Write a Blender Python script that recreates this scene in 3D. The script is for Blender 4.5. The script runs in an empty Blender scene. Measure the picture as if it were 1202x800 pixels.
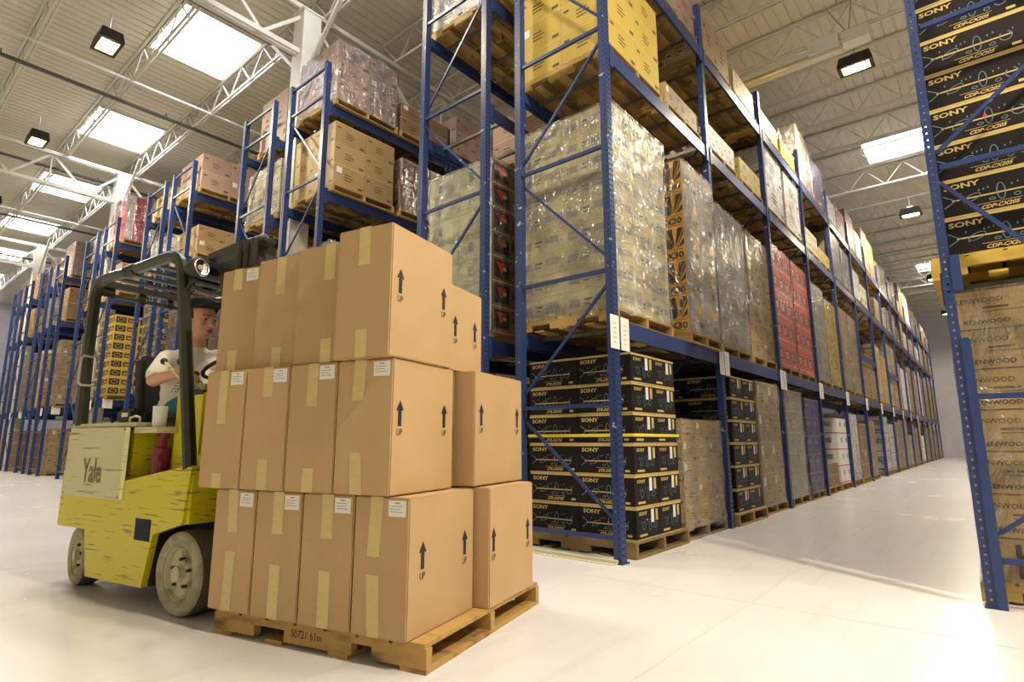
import bpy, bmesh, math, random
from mathutils import Vector, Matrix
R = math.radians
col = bpy.context.scene.collection
random.seed(7)
# ------------------------------------------------------------------ materials
MATS = {}
def mat(name, c, rough=.5, metal=0., c2=None, scale=6., stretch=(1,1,1), amt=.5, bump=0., objvar=0., emit=0., ramp=(.35,.65), coat=0., detail=4, bscale=None, spec=.5):
    if name in MATS: return MATS[name]
    m = bpy.data.materials.new(name); m.use_nodes = True
    n = m.node_tree.nodes; l = m.node_tree.links
    b = n['Principled BSDF']
    b.inputs['Roughness'].default_value = rough; b.inputs['Metallic'].default_value = metal
    b.inputs['Base Color'].default_value = (*c, 1); b.inputs['Coat Weight'].default_value = coat
    b.inputs['Specular IOR Level'].default_value = spec
    m.diffuse_color = (*c, 1)
    tc = n.new('ShaderNodeTexCoord'); mp = n.new('ShaderNodeMapping'); mp.inputs['Scale'].default_value = stretch
    l.new(tc.outputs['Object'], mp.inputs['Vector'])
    src = None
    if c2:
        no = n.new('ShaderNodeTexNoise'); no.inputs['Scale'].default_value = scale; no.inputs['Detail'].default_value = detail
        l.new(mp.outputs[0], no.inputs['Vector'])
        cr = n.new('ShaderNodeMapRange'); cr.inputs[1].default_value = ramp[0]; cr.inputs[2].default_value = ramp[1]; cr.inputs[4].default_value = amt
        l.new(no.outputs['Fac'], cr.inputs[0])
        mx = n.new('ShaderNodeMix'); mx.data_type = 'RGBA'
        mx.inputs[6].default_value = (*c, 1); mx.inputs[7].default_value = (*c2, 1)
        l.new(cr.outputs[0], mx.inputs[0]); src = mx.outputs[2]
    if objvar:
        oi = n.new('ShaderNodeObjectInfo'); mr = n.new('ShaderNodeMapRange')
        mr.inputs[3].default_value = 1-objvar; mr.inputs[4].default_value = 1+objvar
        l.new(oi.outputs['Random'], mr.inputs[0])
        hs = n.new('ShaderNodeHueSaturation'); l.new(mr.outputs[0], hs.inputs['Value'])
        if src: l.new(src, hs.inputs['Color'])
        else: hs.inputs['Color'].default_value = (*c, 1)
        src = hs.outputs[0]
    if src: l.new(src, b.inputs['Base Color'])
    if bump:
        nb = n.new('ShaderNodeTexNoise'); nb.inputs['Scale'].default_value = bscale or scale*3
        l.new(mp.outputs[0], nb.inputs['Vector'])
        bp = n.new('ShaderNodeBump'); bp.inputs['Strength'].default_value = bump; bp.inputs['Distance'].default_value = .01
        l.new(nb.outputs['Fac'], bp.inputs['Height']); l.new(bp.outputs[0], b.inputs['Normal'])
    if emit:
        b.inputs['Emission Color'].default_value = (*c, 1); b.inputs['Emission Strength'].default_value = emit
    MATS[name] = m; return m
def film(name, tint, lo=.12, hi=.6, rough=.16):
    m = bpy.data.materials.new(name); m.use_nodes = True
    n = m.node_tree.nodes; l = m.node_tree.links
    b = n['Principled BSDF']; out = n['Material Output']
    b.inputs['Base Color'].default_value = (*tint, 1); b.inputs['Roughness'].default_value = rough
    b.inputs['Specular IOR Level'].default_value = 1.
    b.inputs['IOR'].default_value = 2.1
    tc = n.new('ShaderNodeTexCoord'); oi = n.new('ShaderNodeObjectInfo')
    def noise(scale, rot, sc_, det, dist):
        mp = n.new('ShaderNodeMapping'); mp.inputs['Rotation'].default_value = rot; mp.inputs['Scale'].default_value = sc_
        ad = n.new('ShaderNodeVectorMath'); ad.operation = 'ADD'; l.new(tc.outputs['Object'], ad.inputs[0])
        cb_ = n.new('ShaderNodeVectorMath'); cb_.operation = 'SCALE'; cb_.inputs[0].default_value = (7,5,3); l.new(oi.outputs['Random'], cb_.inputs['Scale']); l.new(cb_.outputs[0], ad.inputs[1])
        l.new(ad.outputs[0], mp.inputs['Vector'])
        q = n.new('ShaderNodeTexNoise'); q.inputs['Scale'].default_value = scale; q.inputs['Detail'].default_value = det; q.inputs['Roughness'].default_value = .62; q.inputs['Distortion'].default_value = dist
        l.new(mp.outputs[0], q.inputs['Vector']); return q.outputs['Fac']
    streak = noise(3.2, (R(14),R(10),0), (1.1,1.1,7.), 6, .6); blotch = noise(2.0, (R(-20),R(-15),0), (1.6,1.6,.9), 4, 1.2)
    mul = n.new('ShaderNodeMath'); mul.operation = 'MULTIPLY_ADD'; l.new(streak, mul.inputs[0]); mul.inputs[1].default_value = .55
    m2_ = n.new('ShaderNodeMath'); m2_.operation = 'MULTIPLY'; l.new(blotch, m2_.inputs[0]); m2_.inputs[1].default_value = .45; l.new(m2_.outputs[0], mul.inputs[2])
    mr = n.new('ShaderNodeMapRange'); mr.inputs[1].default_value = .44; mr.inputs[2].default_value = .62; mr.inputs[3].default_value = lo; mr.inputs[4].default_value = hi
    l.new(mul.outputs[0], mr.inputs[0])
    bp = n.new('ShaderNodeBump'); bp.inputs['Strength'].default_value = 1.; bp.inputs['Distance'].default_value = .11
    wr = noise(2.6, (R(6),R(-8),R(5)), (2.6,2.6,.55), 3, 1.6); l.new(wr, bp.inputs['Height']); l.new(bp.outputs[0], b.inputs['Normal'])
    tr = n.new('ShaderNodeBsdfTransparent'); mx = n.new('ShaderNodeMixShader')
    l.new(mr.outputs[0], mx.inputs[0]); l.new(tr.outputs[0], mx.inputs[1]); l.new(b.outputs[0], mx.inputs[2])
    l.new(mx.outputs[0], out.inputs['Surface'])
    m.diffuse_color = (*tint, .4)
    MATS[name] = m; return m
BLUE = mat('blue_rack_paint', (.016,.036,.135), .38, c2=(.03,.055,.165), scale=9, ramp=(.5,.75), amt=.5)
BLUEW = mat('worn_blue_paint', (.017,.038,.14), .4, c2=(.45,.47,.5), scale=14, ramp=(.66,.72), amt=.9)
HOLE = mat('slot_shade', (.008,.01,.03), .8)  # paints the shade inside punched holes as flat dark patches
BAR = mat('galvanised_bar', (.16,.16,.13), .4, .6)
KRAFT = mat('kraft_carton', (.47,.31,.15), .62, c2=(.42,.27,.12), scale=3, bump=.06, bscale=70, objvar=.05)
KRAFTE = mat('kraft_edge', (.62,.42,.2), .7)
TAPE = mat('paper_tape', (.60,.47,.2), .38, c2=(.52,.40,.17), scale=14, stretch=(1,1,3), objvar=.05)
PAPER = mat('white_paper', (.75,.74,.68), .6)
GREYINK = mat('grey_print', (.3,.28,.25), .7)
INK = mat('black_ink', (.015,.013,.015), .6)
INKB = mat('brown_ink', (.10,.055,.03), .65)
BLACKC = mat('black_printed_board', (.010,.007,.008), .5, c2=(.016,.012,.012), scale=4, objvar=.2, spec=.2)
GOLD = mat('gold_print', (.55,.41,.15), .5, objvar=.08)
CYAN = mat('pale_blue_line', (.11,.19,.24), .5)
RED = mat('red_dot', (.75,.03,.02), .5)
WOOD = mat('pallet_wood', (.40,.26,.085), .7, c2=(.18,.10,.04), scale=3.2, stretch=(3,.5,3), ramp=(.4,.7), amt=.8, bump=.3, objvar=.12)
WOODX = mat('pallet_wood_side', (.44,.29,.095), .7, c2=(.20,.11,.04), scale=3.2, stretch=(.5,3,3), ramp=(.4,.7), amt=.8, bump=.3, objvar=.12)
WOODS = mat('stained_pallet_wood', (.42,.25,.075), .7, c2=(.06,.035,.02), scale=5, stretch=(.8,2,2), ramp=(.52,.70), amt=.85, bump=.4, detail=9)
STYLE = {
 'tan': mat('tan_board', (.40,.275,.125), .6, c2=(.35,.235,.10), objvar=.12),
 'brown': mat('brown_board', (.24,.15,.08), .6, c2=(.20,.12,.06), objvar=.12),
 'pink': mat('pinkish_board', (.38,.25,.19), .6, c2=(.33,.21,.16), objvar=.10),
 'white': mat('pale_board', (.52,.47,.28), .6, c2=(.46,.42,.25), objvar=.08),
 'yellow': mat('yellow_board', (.52,.38,.07), .6, c2=(.46,.33,.055), objvar=.10),
 'bright': mat('bright_white_board', (.72,.70,.66), .6, objvar=.06),
 'orange': mat('red_orange_board', (.74,.11,.03), .5, c2=(.66,.09,.025), objvar=.08),
 'x30': mat('orange_board', (.70,.33,.03), .5, objvar=.06),
 'dark': mat('dark_board', (.05,.035,.035), .5, objvar=.2),
 'red': mat('crimson_board', (.50,.035,.04), .5, objvar=.08),
 'silver': mat('grey_board', (.30,.27,.21), .55, c2=(.25,.22,.17), objvar=.10),
 'kraft': KRAFT, 'sony': BLACKC,
 'crate': mat('ochre_board', (.58,.40,.06), .6, objvar=.1), 'playful': mat('pale_green_board', (.58,.58,.38), .6, objvar=.06),
}
FILM = film('clear_stretch_film', (.17,.16,.20), lo=.12, hi=.66, rough=.2)
FILMT = film('warm_stretch_film', (.20,.16,.10), lo=.10, hi=.6, rough=.2)
FILML = film('pale_stretch_film', (.55,.53,.46), lo=.12, hi=.6, rough=.22)
FILMP = film('violet_stretch_film', (.07,.06,.22), lo=.45, hi=.85)
WHITEP = mat('white_steel_paint', (.66,.64,.55), .45, c2=(.6,.58,.5))
DECK = mat('ribbed_deck_paint', (.68,.64,.53), .55, c2=(.62,.58,.48), scale=.6)
PIPE = mat('dark_pipe', (.09,.085,.08), .5)
CONDUIT = mat('white_conduit', (.75,.74,.7), .4)
YEL = mat('worn_yellow_paint', (.62,.53,.012), .36, c2=(.12,.10,.02), scale=11, stretch=(.35,1,5.5), ramp=(.59,.66), amt=.8, detail=9, bump=.15)
YELD = mat('clean_yellow_paint', (.70,.62,.02), .4, c2=(.45,.38,.03), scale=3, amt=.5)
CREAM = mat('cream_panel_paint', (.60,.56,.32), .42, c2=(.12,.10,.06), scale=9, stretch=(.25,1,7), ramp=(.60,.66), amt=.8, detail=9)
OLIVE = mat('dark_frame_paint', (.018,.019,.011), .3, c2=(.035,.035,.02), scale=8)
BLK = mat('black_rubber', (.015,.015,.014), .55, c2=(.03,.028,.025), scale=10)
TYRE = mat('worn_tyre_side', (.36,.33,.22), .75, c2=(.17,.15,.10), scale=9, ramp=(.45,.6), bump=.4)
TREAD = mat('dusty_tread', (.10,.09,.06), .8, c2=(.05,.045,.03), scale=14)
HUB = mat('cream_hub', (.50,.46,.28), .5, c2=(.14,.12,.07), scale=9, ramp=(.5,.65), amt=.8)
STEEL = mat('bare_steel', (.45,.44,.42), .35, .8)
CHROME = mat('chrome', (.8,.8,.8), .12, 1.)
REDM = mat('maroon_metal', (.20,.015,.03), .35)
SKIN = mat('skin', (.60,.33,.20), .5, c2=(.54,.28,.16), scale=8)
SHIRT = mat('white_cotton', (.72,.69,.60), .8, c2=(.64,.61,.52), scale=5, bump=.35, bscale=9)
PANTS = mat('teal_cloth', (.02,.15,.24), .8, c2=(.03,.20,.30), scale=7)
HAIR = mat('dark_hair', (.02,.012,.01), .6)
EYEW = mat('eye_white', (.42,.38,.34), .4)
LIP = mat('lip', (.38,.14,.10), .5)
SKY = mat('skylight_panel', (.93,.95,1.), .5, emit=9.0)
LAMP = mat('sodium_lens', (1.,.80,.42), .5, emit=30)
GLOW = mat('amber_halo_glow', (1.,.55,.12), .5, emit=5)
WALLM = mat('painted_block_wall', (.60,.58,.62), .6, c2=(.5,.48,.53), scale=2)
# ------------------------------------------------------------------ mesh builder
class MB:
    def __init__(s): s.v = []; s.f = []; s.m = []; s.mats = []
    def mi(s, m):
        if m not in s.mats: s.mats.append(m)
        return s.mats.index(m)
    def add(s, vs, fs, m):
        k = len(s.v); i = s.mi(m)
        s.v += [Vector(p) for p in vs]; s.f += [tuple(a+k for a in f) for f in fs]; s.m += [i]*len(fs); return s
    def box(s, a, b, m):
        x0,y0,z0 = a; x1,y1,z1 = b
        return s.add([(x0,y0,z0),(x1,y0,z0),(x1,y1,z0),(x0,y1,z0),(x0,y0,z1),(x1,y0,z1),(x1,y1,z1),(x0,y1,z1)],
              [(0,3,2,1),(4,5,6,7),(0,1,5,4),(1,2,6,5),(2,3,7,6),(3,0,4,7)], m)
    def bar(s, p, q, w, h, m, up=(0,0,1)):
        p = Vector(p); q = Vector(q); d = (q-p).normalized(); up = Vector(up)
        if abs(d.dot(up)) > .98: up = Vector((1,0,0))
        a = d.cross(up).normalized()*w/2; b = a.cross(d).normalized()*h/2
        vs = [p-a-b,p+a-b,p+a+b,p-a+b,q-a-b,q+a-b,q+a+b,q-a+b]
        return s.add(vs, [(0,1,2,3),(7,6,5,4),(0,4,5,1),(1,5,6,2),(2,6,7,3),(3,7,4,0)], m)
    def tube(s, pts, r, m, n=8, caps=True, closed=False, sq=None):
        pts = [Vector(p) for p in pts]; k0 = len(s.v); i = s.mi(m); N = len(pts)
        rs = r if isinstance(r, (list,tuple)) else [r]*N
        prev = None
        for j, p in enumerate(pts):
            if closed: d = pts[(j+1)%N]-pts[j-1]
            else: d = pts[min(j+1,N-1)]-pts[max(j-1,0)]
            d.normalize()
            if prev is None:
                u = Vector((0,0,1)) if abs(d.z) < .9 else Vector((1,0,0))
                a = d.cross(u).normalized()
            else:
                a = (prev - d*prev.dot(d)).normalized()
            prev = a; b = d.cross(a)
            for k in range(n):
                t = 2*math.pi*(k+.5)/n
                s.v.append(p+(a*math.cos(t)+b*math.sin(t))*rs[j])
        for j in range(N if closed else N-1):
            j2 = (j+1)%N
            for k in range(n):
                s.f.append((k0+j*n+k, k0+j*n+(k+1)%n, k0+j2*n+(k+1)%n, k0+j2*n+k)); s.m.append(i)
        if caps and not closed:
            s.f.append(tuple(k0+k for k in range(n))[::-1]); s.m.append(i)
            s.f.append(tuple(k0+(N-1)*n+k for k in range(n))); s.m.append(i)
        return s
    def lathe(s, prof, m, n=32, M=None):
        # prof: (r, h) around local z ; M maps to place
        M = M or Matrix(); k0 = len(s.v); i = s.mi(m)
        for r, h in prof:
            for k in range(n):
                t = 2*math.pi*k/n; s.v.append(M @ Vector((r*math.cos(t), r*math.sin(t), h)))
        for j in range(len(prof)-1):
            for k in range(n):
                s.f.append((k0+j*n+k, k0+j*n+(k+1)%n, k0+(j+1)*n+(k+1)%n, k0+(j+1)*n+k)); s.m.append(i)
        return s
    def prism(s, poly, o, ax, ay, az, m):
        o = Vector(o); ax = Vector(ax); ay = Vector(ay); az = Vector(az); n = len(poly)
        vs = [o+ax*a+ay*b for a,b in poly]+[o+ax*a+ay*b+az for a,b in poly]
        fs = [tuple(range(n))[::-1], tuple(range(n,2*n))]+[(k,(k+1)%n,n+(k+1)%n,n+k) for k in range(n)]
        return s.add(vs, fs, m)
    def ell(s, c, r, m, rot=None, nu=20, nv=12):
        c = Vector(c); k0 = len(s.v); i = s.mi(m); rot = rot or Matrix.Identity(3)
        for a in range(nv+1):
            ph = math.pi*a/nv
            for b in range(nu):
                t = 2*math.pi*b/nu
                s.v.append(c+rot@Vector((r[0]*math.sin(ph)*math.cos(t), r[1]*math.sin(ph)*math.sin(t), r[2]*math.cos(ph))))
        for a in range(nv):
            for b in range(nu):
                s.f.append((k0+a*nu+b, k0+(a+1)*nu+b, k0+(a+1)*nu+(b+1)%nu, k0+a*nu+(b+1)%nu)); s.m.append(i)
        return s
    def mesh(s, name, smooth=False, bevel=0):
        me = bpy.data.meshes.new(name); me.from_pydata(s.v, [], s.f)
        for m in s.mats: me.materials.append(m)
        me.polygons.foreach_set('material_index', s.m)
        if smooth: me.polygons.foreach_set('use_smooth', [True]*len(s.f))
        me.update()
        return me
    def build(s, name, parent=None, loc=(0,0,0), rot=0, smooth=False):
        return place(name, s.mesh(name, smooth), parent, loc, rot)
def place(name, me, parent=None, loc=(0,0,0), rot=0):
    o = bpy.data.objects.new(name, me); o.location = loc; o.rotation_euler = (0,0,rot)
    if parent: o.parent = parent
    col.objects.link(o); return o
LABELS = {}
def tag(o, label, cat, group=None, kind=None):
    nw = len(label.split()); assert 4 <= nw <= 16, (nw, label)
    if label in LABELS: assert group and LABELS[label] == group, ('dup', label)
    LABELS[label] = group
    o['label'] = label; o['category'] = cat
    if group: o['group'] = group
    if kind: o['kind'] = kind
    return o
def empty(name, loc=(0,0,0), rot=0):
    o = bpy.data.objects.new(name, None); o.empty_display_size = .1; o.location = loc; o.rotation_euler = (0,0,rot); col.objects.link(o); return o
def struct(o): o['kind'] = 'structure'; return o
# text as polygons
_T = {}
def text_geo(st, bold=.0, serif=False):
    k = (st, bold)
    if k in _T: return _T[k]
    cu = bpy.data.curves.new('t', 'FONT'); cu.body = st; cu.size = 1; cu.offset = bold; cu.resolution_u = 2
    o = bpy.data.objects.new('t', cu); col.objects.link(o)
    dg = bpy.context.evaluated_depsgraph_get(); me = bpy.data.meshes.new_from_object(o.evaluated_get(dg))
    vs = [v.co.copy() for v in me.vertices]; fs = [tuple(p.vertices) for p in me.polygons]
    bpy.data.objects.remove(o); bpy.data.curves.remove(cu); bpy.data.meshes.remove(me)
    x0 = min(v.x for v in vs); x1 = max(v.x for v in vs); y0 = min(v.y for v in vs); y1 = max(v.y for v in vs)
    vs = [((v.x-x0)/(x1-x0), (v.y-y0)/(y1-y0)) for v in vs]
    _T[k] = (vs, fs); return _T[k]
class Face:
    """decals on one face of a box: a to the right, b up, both in metres from the lower left corner"""
    def __init__(s, mb, o, ax, ay): s.mb = mb; s.o = Vector(o); s.ax = Vector(ax); s.ay = Vector(ay); s.n = s.ax.cross(s.ay).normalized(); s.e = .0012
    def P(s, a, b, lift=0): return s.o+s.ax*a+s.ay*b+s.n*(s.e+lift)
    def rect(s, a0, b0, a1, b1, m, lift=0): s.mb.add([s.P(a0,b0,lift),s.P(a1,b0,lift),s.P(a1,b1,lift),s.P(a0,b1,lift)], [(0,1,2,3)], m)
    def poly(s, pts, m, lift=0.0006): s.mb.add([s.P(a,b,lift) for a,b in pts], [tuple(range(len(pts)))], m)
    def text(s, st, a0, b0, w, h, m, bold=.02, lift=.0008, slant=0):
        vs, fs = text_geo(st, bold); s.mb.add([s.P(a0+(x+slant*y)*w, b0+y*h, lift) for x,y in vs], fs, m)
    def ring(s, ca, cb, ra, rb, w, m, t0=0, t1=360, n=14, rot=0, lift=.0006):
        vs = []; c, q = math.cos(R(rot)), math.sin(R(rot))
        for k in range(n+1):
            t = R(t0+(t1-t0)*k/n)
            for d in (0, w):
                x = (ra-d)*math.cos(t); y = (rb-d)*math.sin(t); vs.append(s.P(ca+x*c-y*q, cb+x*q+y*c, lift))
        s.mb.add(vs, [(2*k,2*k+1,2*k+3,2*k+2) for k in range(n)], m)
    def disc(s, ca, cb, ra, rb, m, n=12, lift=.0012): s.mb.add([s.P(ca+ra*math.cos(2*math.pi*k/n), cb+rb*math.sin(2*math.pi*k/n), lift) for k in range(n)], [tuple(range(n))], m)
def faces(mb, dx, dy, dz, x0=None, y0=None):
    x = -dx/2 if x0 is None else x0; y = -dy/2 if y0 is None else y0
    return {'S': Face(mb,(x,y,0),(1,0,0),(0,0,1)), 'E': Face(mb,(x+dx,y,0),(0,1,0),(0,0,1)),
            'N': Face(mb,(x+dx,y+dy,0),(-1,0,0),(0,0,1)), 'W': Face(mb,(x,y+dy,0),(0,-1,0),(0,0,1)), 'T': Face(mb,(x,y,dz),(1,0,0),(0,1,0))}
def audio_art(F, w, h, model, full=True, dot=False, wide=True):
    F.rect(0, h*.93, w, h, GOLD); F.rect(0, 0, w, h*.035, GOLD)
    tw = min(.32*w, h*.75) if wide else .34*w
    serif_text(F, 'SONY', .06*w, h*.74, tw, h*.135, GOLD)
    mid = h*.44
    F.rect(.12*w, mid-h*.018, .86*w, mid+h*.018, GOLD)
    F.poly([(.05*w,mid-h*.17),(.16*w,mid),(.05*w,mid+h*.17),(.04*w,mid+h*.15),(.145*w,mid),(.04*w,mid-h*.15)], CYAN)
    F.ring(.30*w, mid, .085*w, h*.085, h*.02, CYAN, rot=22)
    F.ring(.55*w, mid+h*.03, .04*w, h*.22, h*.022, CYAN)
    F.ring(.80*w, mid-h*.02, .06*w, h*.13, h*.024, CYAN, rot=-30, t0=-200, t1=100)
    F.ring(.47*w, mid-h*.13, .03*w, h*.04, h*.02, CYAN); F.ring(.68*w, mid-h*.12, .03*w, h*.05, h*.02, CYAN)
    for a, b in ((.2,.12),(.22,-.12),(.36,.13),(.40,.14),(.44,.16),(.64,.13),(.69,.16),(.86,.10)):
        F.rect(a*w, mid+b*h, a*w+.012*w, mid+b*h+.05*h, CYAN)
    F.rect(.33*w, h*.215, .72*w, h*.225, GOLD)
    if model: F.text(model, .36*w, h*.08, .32*w, h*.10, GOLD, .03, slant=.06)
    F.rect(.84*w, h*.10, .92*w, h*.17, GOLD)
    if dot: F.disc(.52*w, mid+h*.06, .018*w, h*.035, RED)
def serif_text(F, st, a, b, w, h, m):
    F.text(st, a, b, w, h, m, .03)
    # slab feet and heads on the upright strokes of N and Y
    for fr in (.52, .70): F.rect(a+w*(fr-.03), b, a+w*(fr+.045), b+h*.12, m, .0008)
    for fr in (.52, .78, .96): F.rect(a+w*(fr-.045), b+h*.88, a+w*(fr+.04), b+h, m, .0008)
def audio_end(F, w, h, tagd=True, dot=False):
    F.rect(0, h*.93, w, h, GOLD); F.rect(0, 0, w, h*.035, GOLD)
    serif_text(F, 'SONY', .10*w, h*.75, .34*w, h*.11, GOLD)
    F.ring(.30*w, h*.42, .06*w, h*.14, h*.022, CYAN, rot=-15); F.ring(.55*w, h*.42, .05*w, h*.20, h*.022, CYAN)
    F.ring(.78*w, h*.38, .07*w, h*.10, h*.022, CYAN, rot=20)
    for a,b in ((.2,.5),(.42,.55),(.66,.3),(.84,.55)): F.rect(a*w, b*h, (a+.02)*w, (b+.06)*h, CYAN)
    F.rect(.12*w, h*.1, .42*w, h*.17, GOLD)
    F.rect(.80*w, h*.52, .90*w, h*.88, GOLD)
    if tagd: F.rect(.60*w, h*.48, .72*w, h*.90, PAPER, .001)
    if dot: F.disc(.42*w, h*.60, .03*w, h*.04, RED)
def sun_art(F, w, h):
    F.rect(.55*w, .03*h, .99*w, .045*h, INK); F.rect(.03*w, .05*h, .5*w, .30*h, INK)
    F.text('X30', .60*w, .08*h, .37*w, .20*h, INK, .05, lift=.001)
    F.rect(.62*w, .33*h, .97*w, .345*h, INK)
    for k in range(8):
        t = 8+k*22; c = (.80*w, .36*h); pts = []
        for tt, rr in ((t,.05*w),(t-1,.62*w),(t+11,.62*w),(t+9,.05*w)):
            a = c[0]+rr*math.cos(R(tt)); b = c[1]+rr*math.sin(R(tt))
            pts.append((min(max(a,.02*w),.985*w), min(max(b,.36*h),.97*h)))
        F.poly(pts, INK)
    F.rect(.62*w, .40*h, .76*w, .66*h, INK, .001)
YELLOWP = mat('yellow_print', (.8,.6,.05), .5)
_C = {}
def carton_mesh(style, dx, dy, dz, var=0):
    dx, dy, dz = round(dx,3), round(dy,3), round(dz,3)
    k = (style, dx, dy, dz, var)
    if k in _C: return _C[k]
    rnd = random.Random(hash((dx*1000, dy*1000, dz*1000, var)).__int__() & 0xffff)
    mb = MB(); g = .004
    base = STYLE[style if style not in ('x30c','whitered') else {'x30c':'x30','whitered':'bright'}[style]]
    sx, sy = dx-g, dy-g
    mb.box((-sx/2,-sy/2,0),(sx/2,sy/2,dz-.002), base)
    FS = faces(mb, sx, sy, dz)
    dims = {'S':sx,'N':sx,'E':sy,'W':sy}
    for s_, F in FS.items():
        if s_ == 'T':
            if style in ('tan','kraft','brown','pink','white','yellow','bright'): F.rect(0, sy/2-.03, sx, sy/2+.03, TAPE)
            if style == 'sony': F.rect(0,0,sx,sy,GOLD)
            continue
        w = dims[s_]; h = dz-.002
        if style == 'sony':
            if s_ in 'SN': audio_art(F, w, h, 'CDP-CX205' if var >= 10 else 'STR-DE705', dot=(var % 10 == 1))
            else: audio_end(F, w, h, var % 3 != 2, var % 10 == 1)
        elif style == 'x30':
            if s_ in 'SN': sun_art(F, w, h)
            else:
                F.rect(0,0,w,h,STYLE['silver']); F.rect(w*.1,h*.3,w*.5,h*.6,GREYINK,.0006); F.rect(w*.6,h*.2,w*.9,h*.35,INKB,.0006); F.rect(w*.62,h*.6,w*.86,h*.8,STYLE['x30'],.0006)
        elif style == 'crate':
            F.rect(w*.04, h*.12, w*.46, h*.78, INK); F.rect(w*.52, h*.2, w*.94, h*.72, INKB); F.ring(w*.25,h*.45,w*.15,h*.2,h*.06,base,lift=.001); F.rect(w*.58,h*.34,w*.86,h*.5,base,.001)
            F.rect(0, h*.93, w, h, KRAFTE)
        elif style == 'playful' and s_ in 'EW':
            F.rect(0,0,w,h,STYLE['brown']); F.rect(w*.08,h*.12,w*.55,h*.85,INK,.0006); F.poly([(w*.14,h*.75),(w*.48,h*.75),(w*.31,h*.3)],STYLE['red'],.001); F.rect(w*.36,h*.45,w*.46,h*.6,YELLOWP,.0014); F.rect(w*.65,h*.4,w*.95,h*.6,INKB,.0006)
            F.rect(0, h*.95, w, h, KRAFTE, .0008)
        elif style == 'playful':
            F.rect(w*.3,h*.3,w*.45,h*.7,GREYINK); F.rect(0,h*.965,w,h,KRAFTE)
        elif style == 'kraft': pass
        elif style == 'orange':
            F.rect(w*.05, h*.1, w*.95, h*.13, PAPER); F.rect(w*.12, h*.3, w*.42, h*.75, INK); F.rect(w*.17, h*.37, w*.37, h*.66, PAPER, .0006); F.rect(w*.22, h*.42, w*.32, h*.6, base, .001)
            F.text('X', w*.55, h*.3, w*.32, h*.45, INK, .03)
        elif style == 'whitered':
            F.rect(0, h*.06, w, h*.12, STYLE['red']); F.rect(w*.62, h*.5, w*.9, h*.8, GREYINK)
            if var == 1: F.rect(w*.32, 0, w, h*.97, STYLE['red'], .0005)
        elif style == 'dark':
            F.rect(w*.1, h*.55, w*.6, h*.75, GREYINK); F.rect(w*.7, h*.2, w*.85, h*.8, INKB); F.rect(0, h*.95, w, h, KRAFTE)
        elif style == 'silver' or style == 'white':
            F.rect(w*.10, h*.30, w*.32, h*.62, GREYINK); F.rect(w*.62, h*.40, w*.9, h*.7, GREYINK); F.rect(w*.40, h*.52, w*.55, h*.60, INKB)
            F.rect(w*.40, h*.36, w*.52, h*.40, INKB); F.rect(0, h*.965, w, h, KRAFTE)
        else:
            ink = INKB
            for q in range(3): F.rect(w*.34, h*(.34+.12*q), w*(.56+.06*(q%2)), h*(.385+.12*q), ink)
            F.rect(w*.80, h*.10, w*.95, h*.20, ink); F.rect(w*.06, h*.72, w*.18, h*.80, ink)
            if var % 3 == 1: F.rect(w*.08, h*.60, w*.26, h*.88, PAPER, .0006)
            F.rect(0, h*.972, w, h, KRAFTE)
    _C[k] = mb.mesh(style+'_carton'); return _C[k]
# ------------------------------------------------------------------ pallets
_P = {}
def pallet_meshes(lx, ly, h, wood, woodx, notch_axis='x'):
    k = (round(lx,3), round(ly,3), h, wood.name)
    if k in _P: return _P[k]
    # stringers run along x, deck boards along y
    deck = MB(); n = 7; bw = lx/n
    for i in range(n):
        a = -lx/2+i*bw; deck.box((a+.012,-ly/2,h-.02),(a+bw-.012,ly/2,h), wood)
    bot = MB()
    for a, w_ in ((-lx/2,.13),(-lx/4-.05,.1),(-.05,.1),(lx/4-.05,.1),(lx/2-.13,.13)): bot.box((a,-ly/2,0),(a+w_,ly/2,.018), wood)
    st = MB(); hh = h-.038
    nt = .23*lx/2
    poly = [(-lx/2,.018),(-lx/2+.2,.018),(-lx/2+.2,.06),(-lx/2+.2+nt*1.6,.06),(-lx/2+.2+nt*1.6,.018),(lx/2-.2-nt*1.6,.018),(lx/2-.2-nt*1.6,.06),(lx/2-.2,.06),(lx/2-.2,.018),(lx/2,.018),(lx/2,h-.02),(-lx/2,h-.02)]
    # split in convex pieces
    t = .04
    top = .018+.055
    st.box((-lx/2,-t/2,top),(lx/2,t/2,h-.02), woodx)
    for a,b in ((-lx/2,-lx/2+.2),(-.16,.16),(lx/2-.2,lx/2)): st.box((a,-t/2,.018),(b,t/2,top), woodx)
    _P[k] = (deck.mesh('deck_boards'), st.mesh('stringer'), bot.mesh('bottom_boards')); return _P[k]
def pallet(loc, lx, ly, h, label, group=None, rot=0, wood=None, woodx=None, turn=False):
    wood = wood or WOOD; woodx = woodx or WOODX
    d, s_, b = pallet_meshes(lx, ly, h, wood, woodx)
    r = empty('wooden_pallet', loc, rot + (math.pi/2 if turn else 0)); tag(r, label, 'pallet', group)
    place('deck_boards', d, r); place('bottom_boards', b, r)
    for q in (-1,0,1): place('stringer', s_, r, (0, q*(ly/2-.02), 0))
    return r
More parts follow.
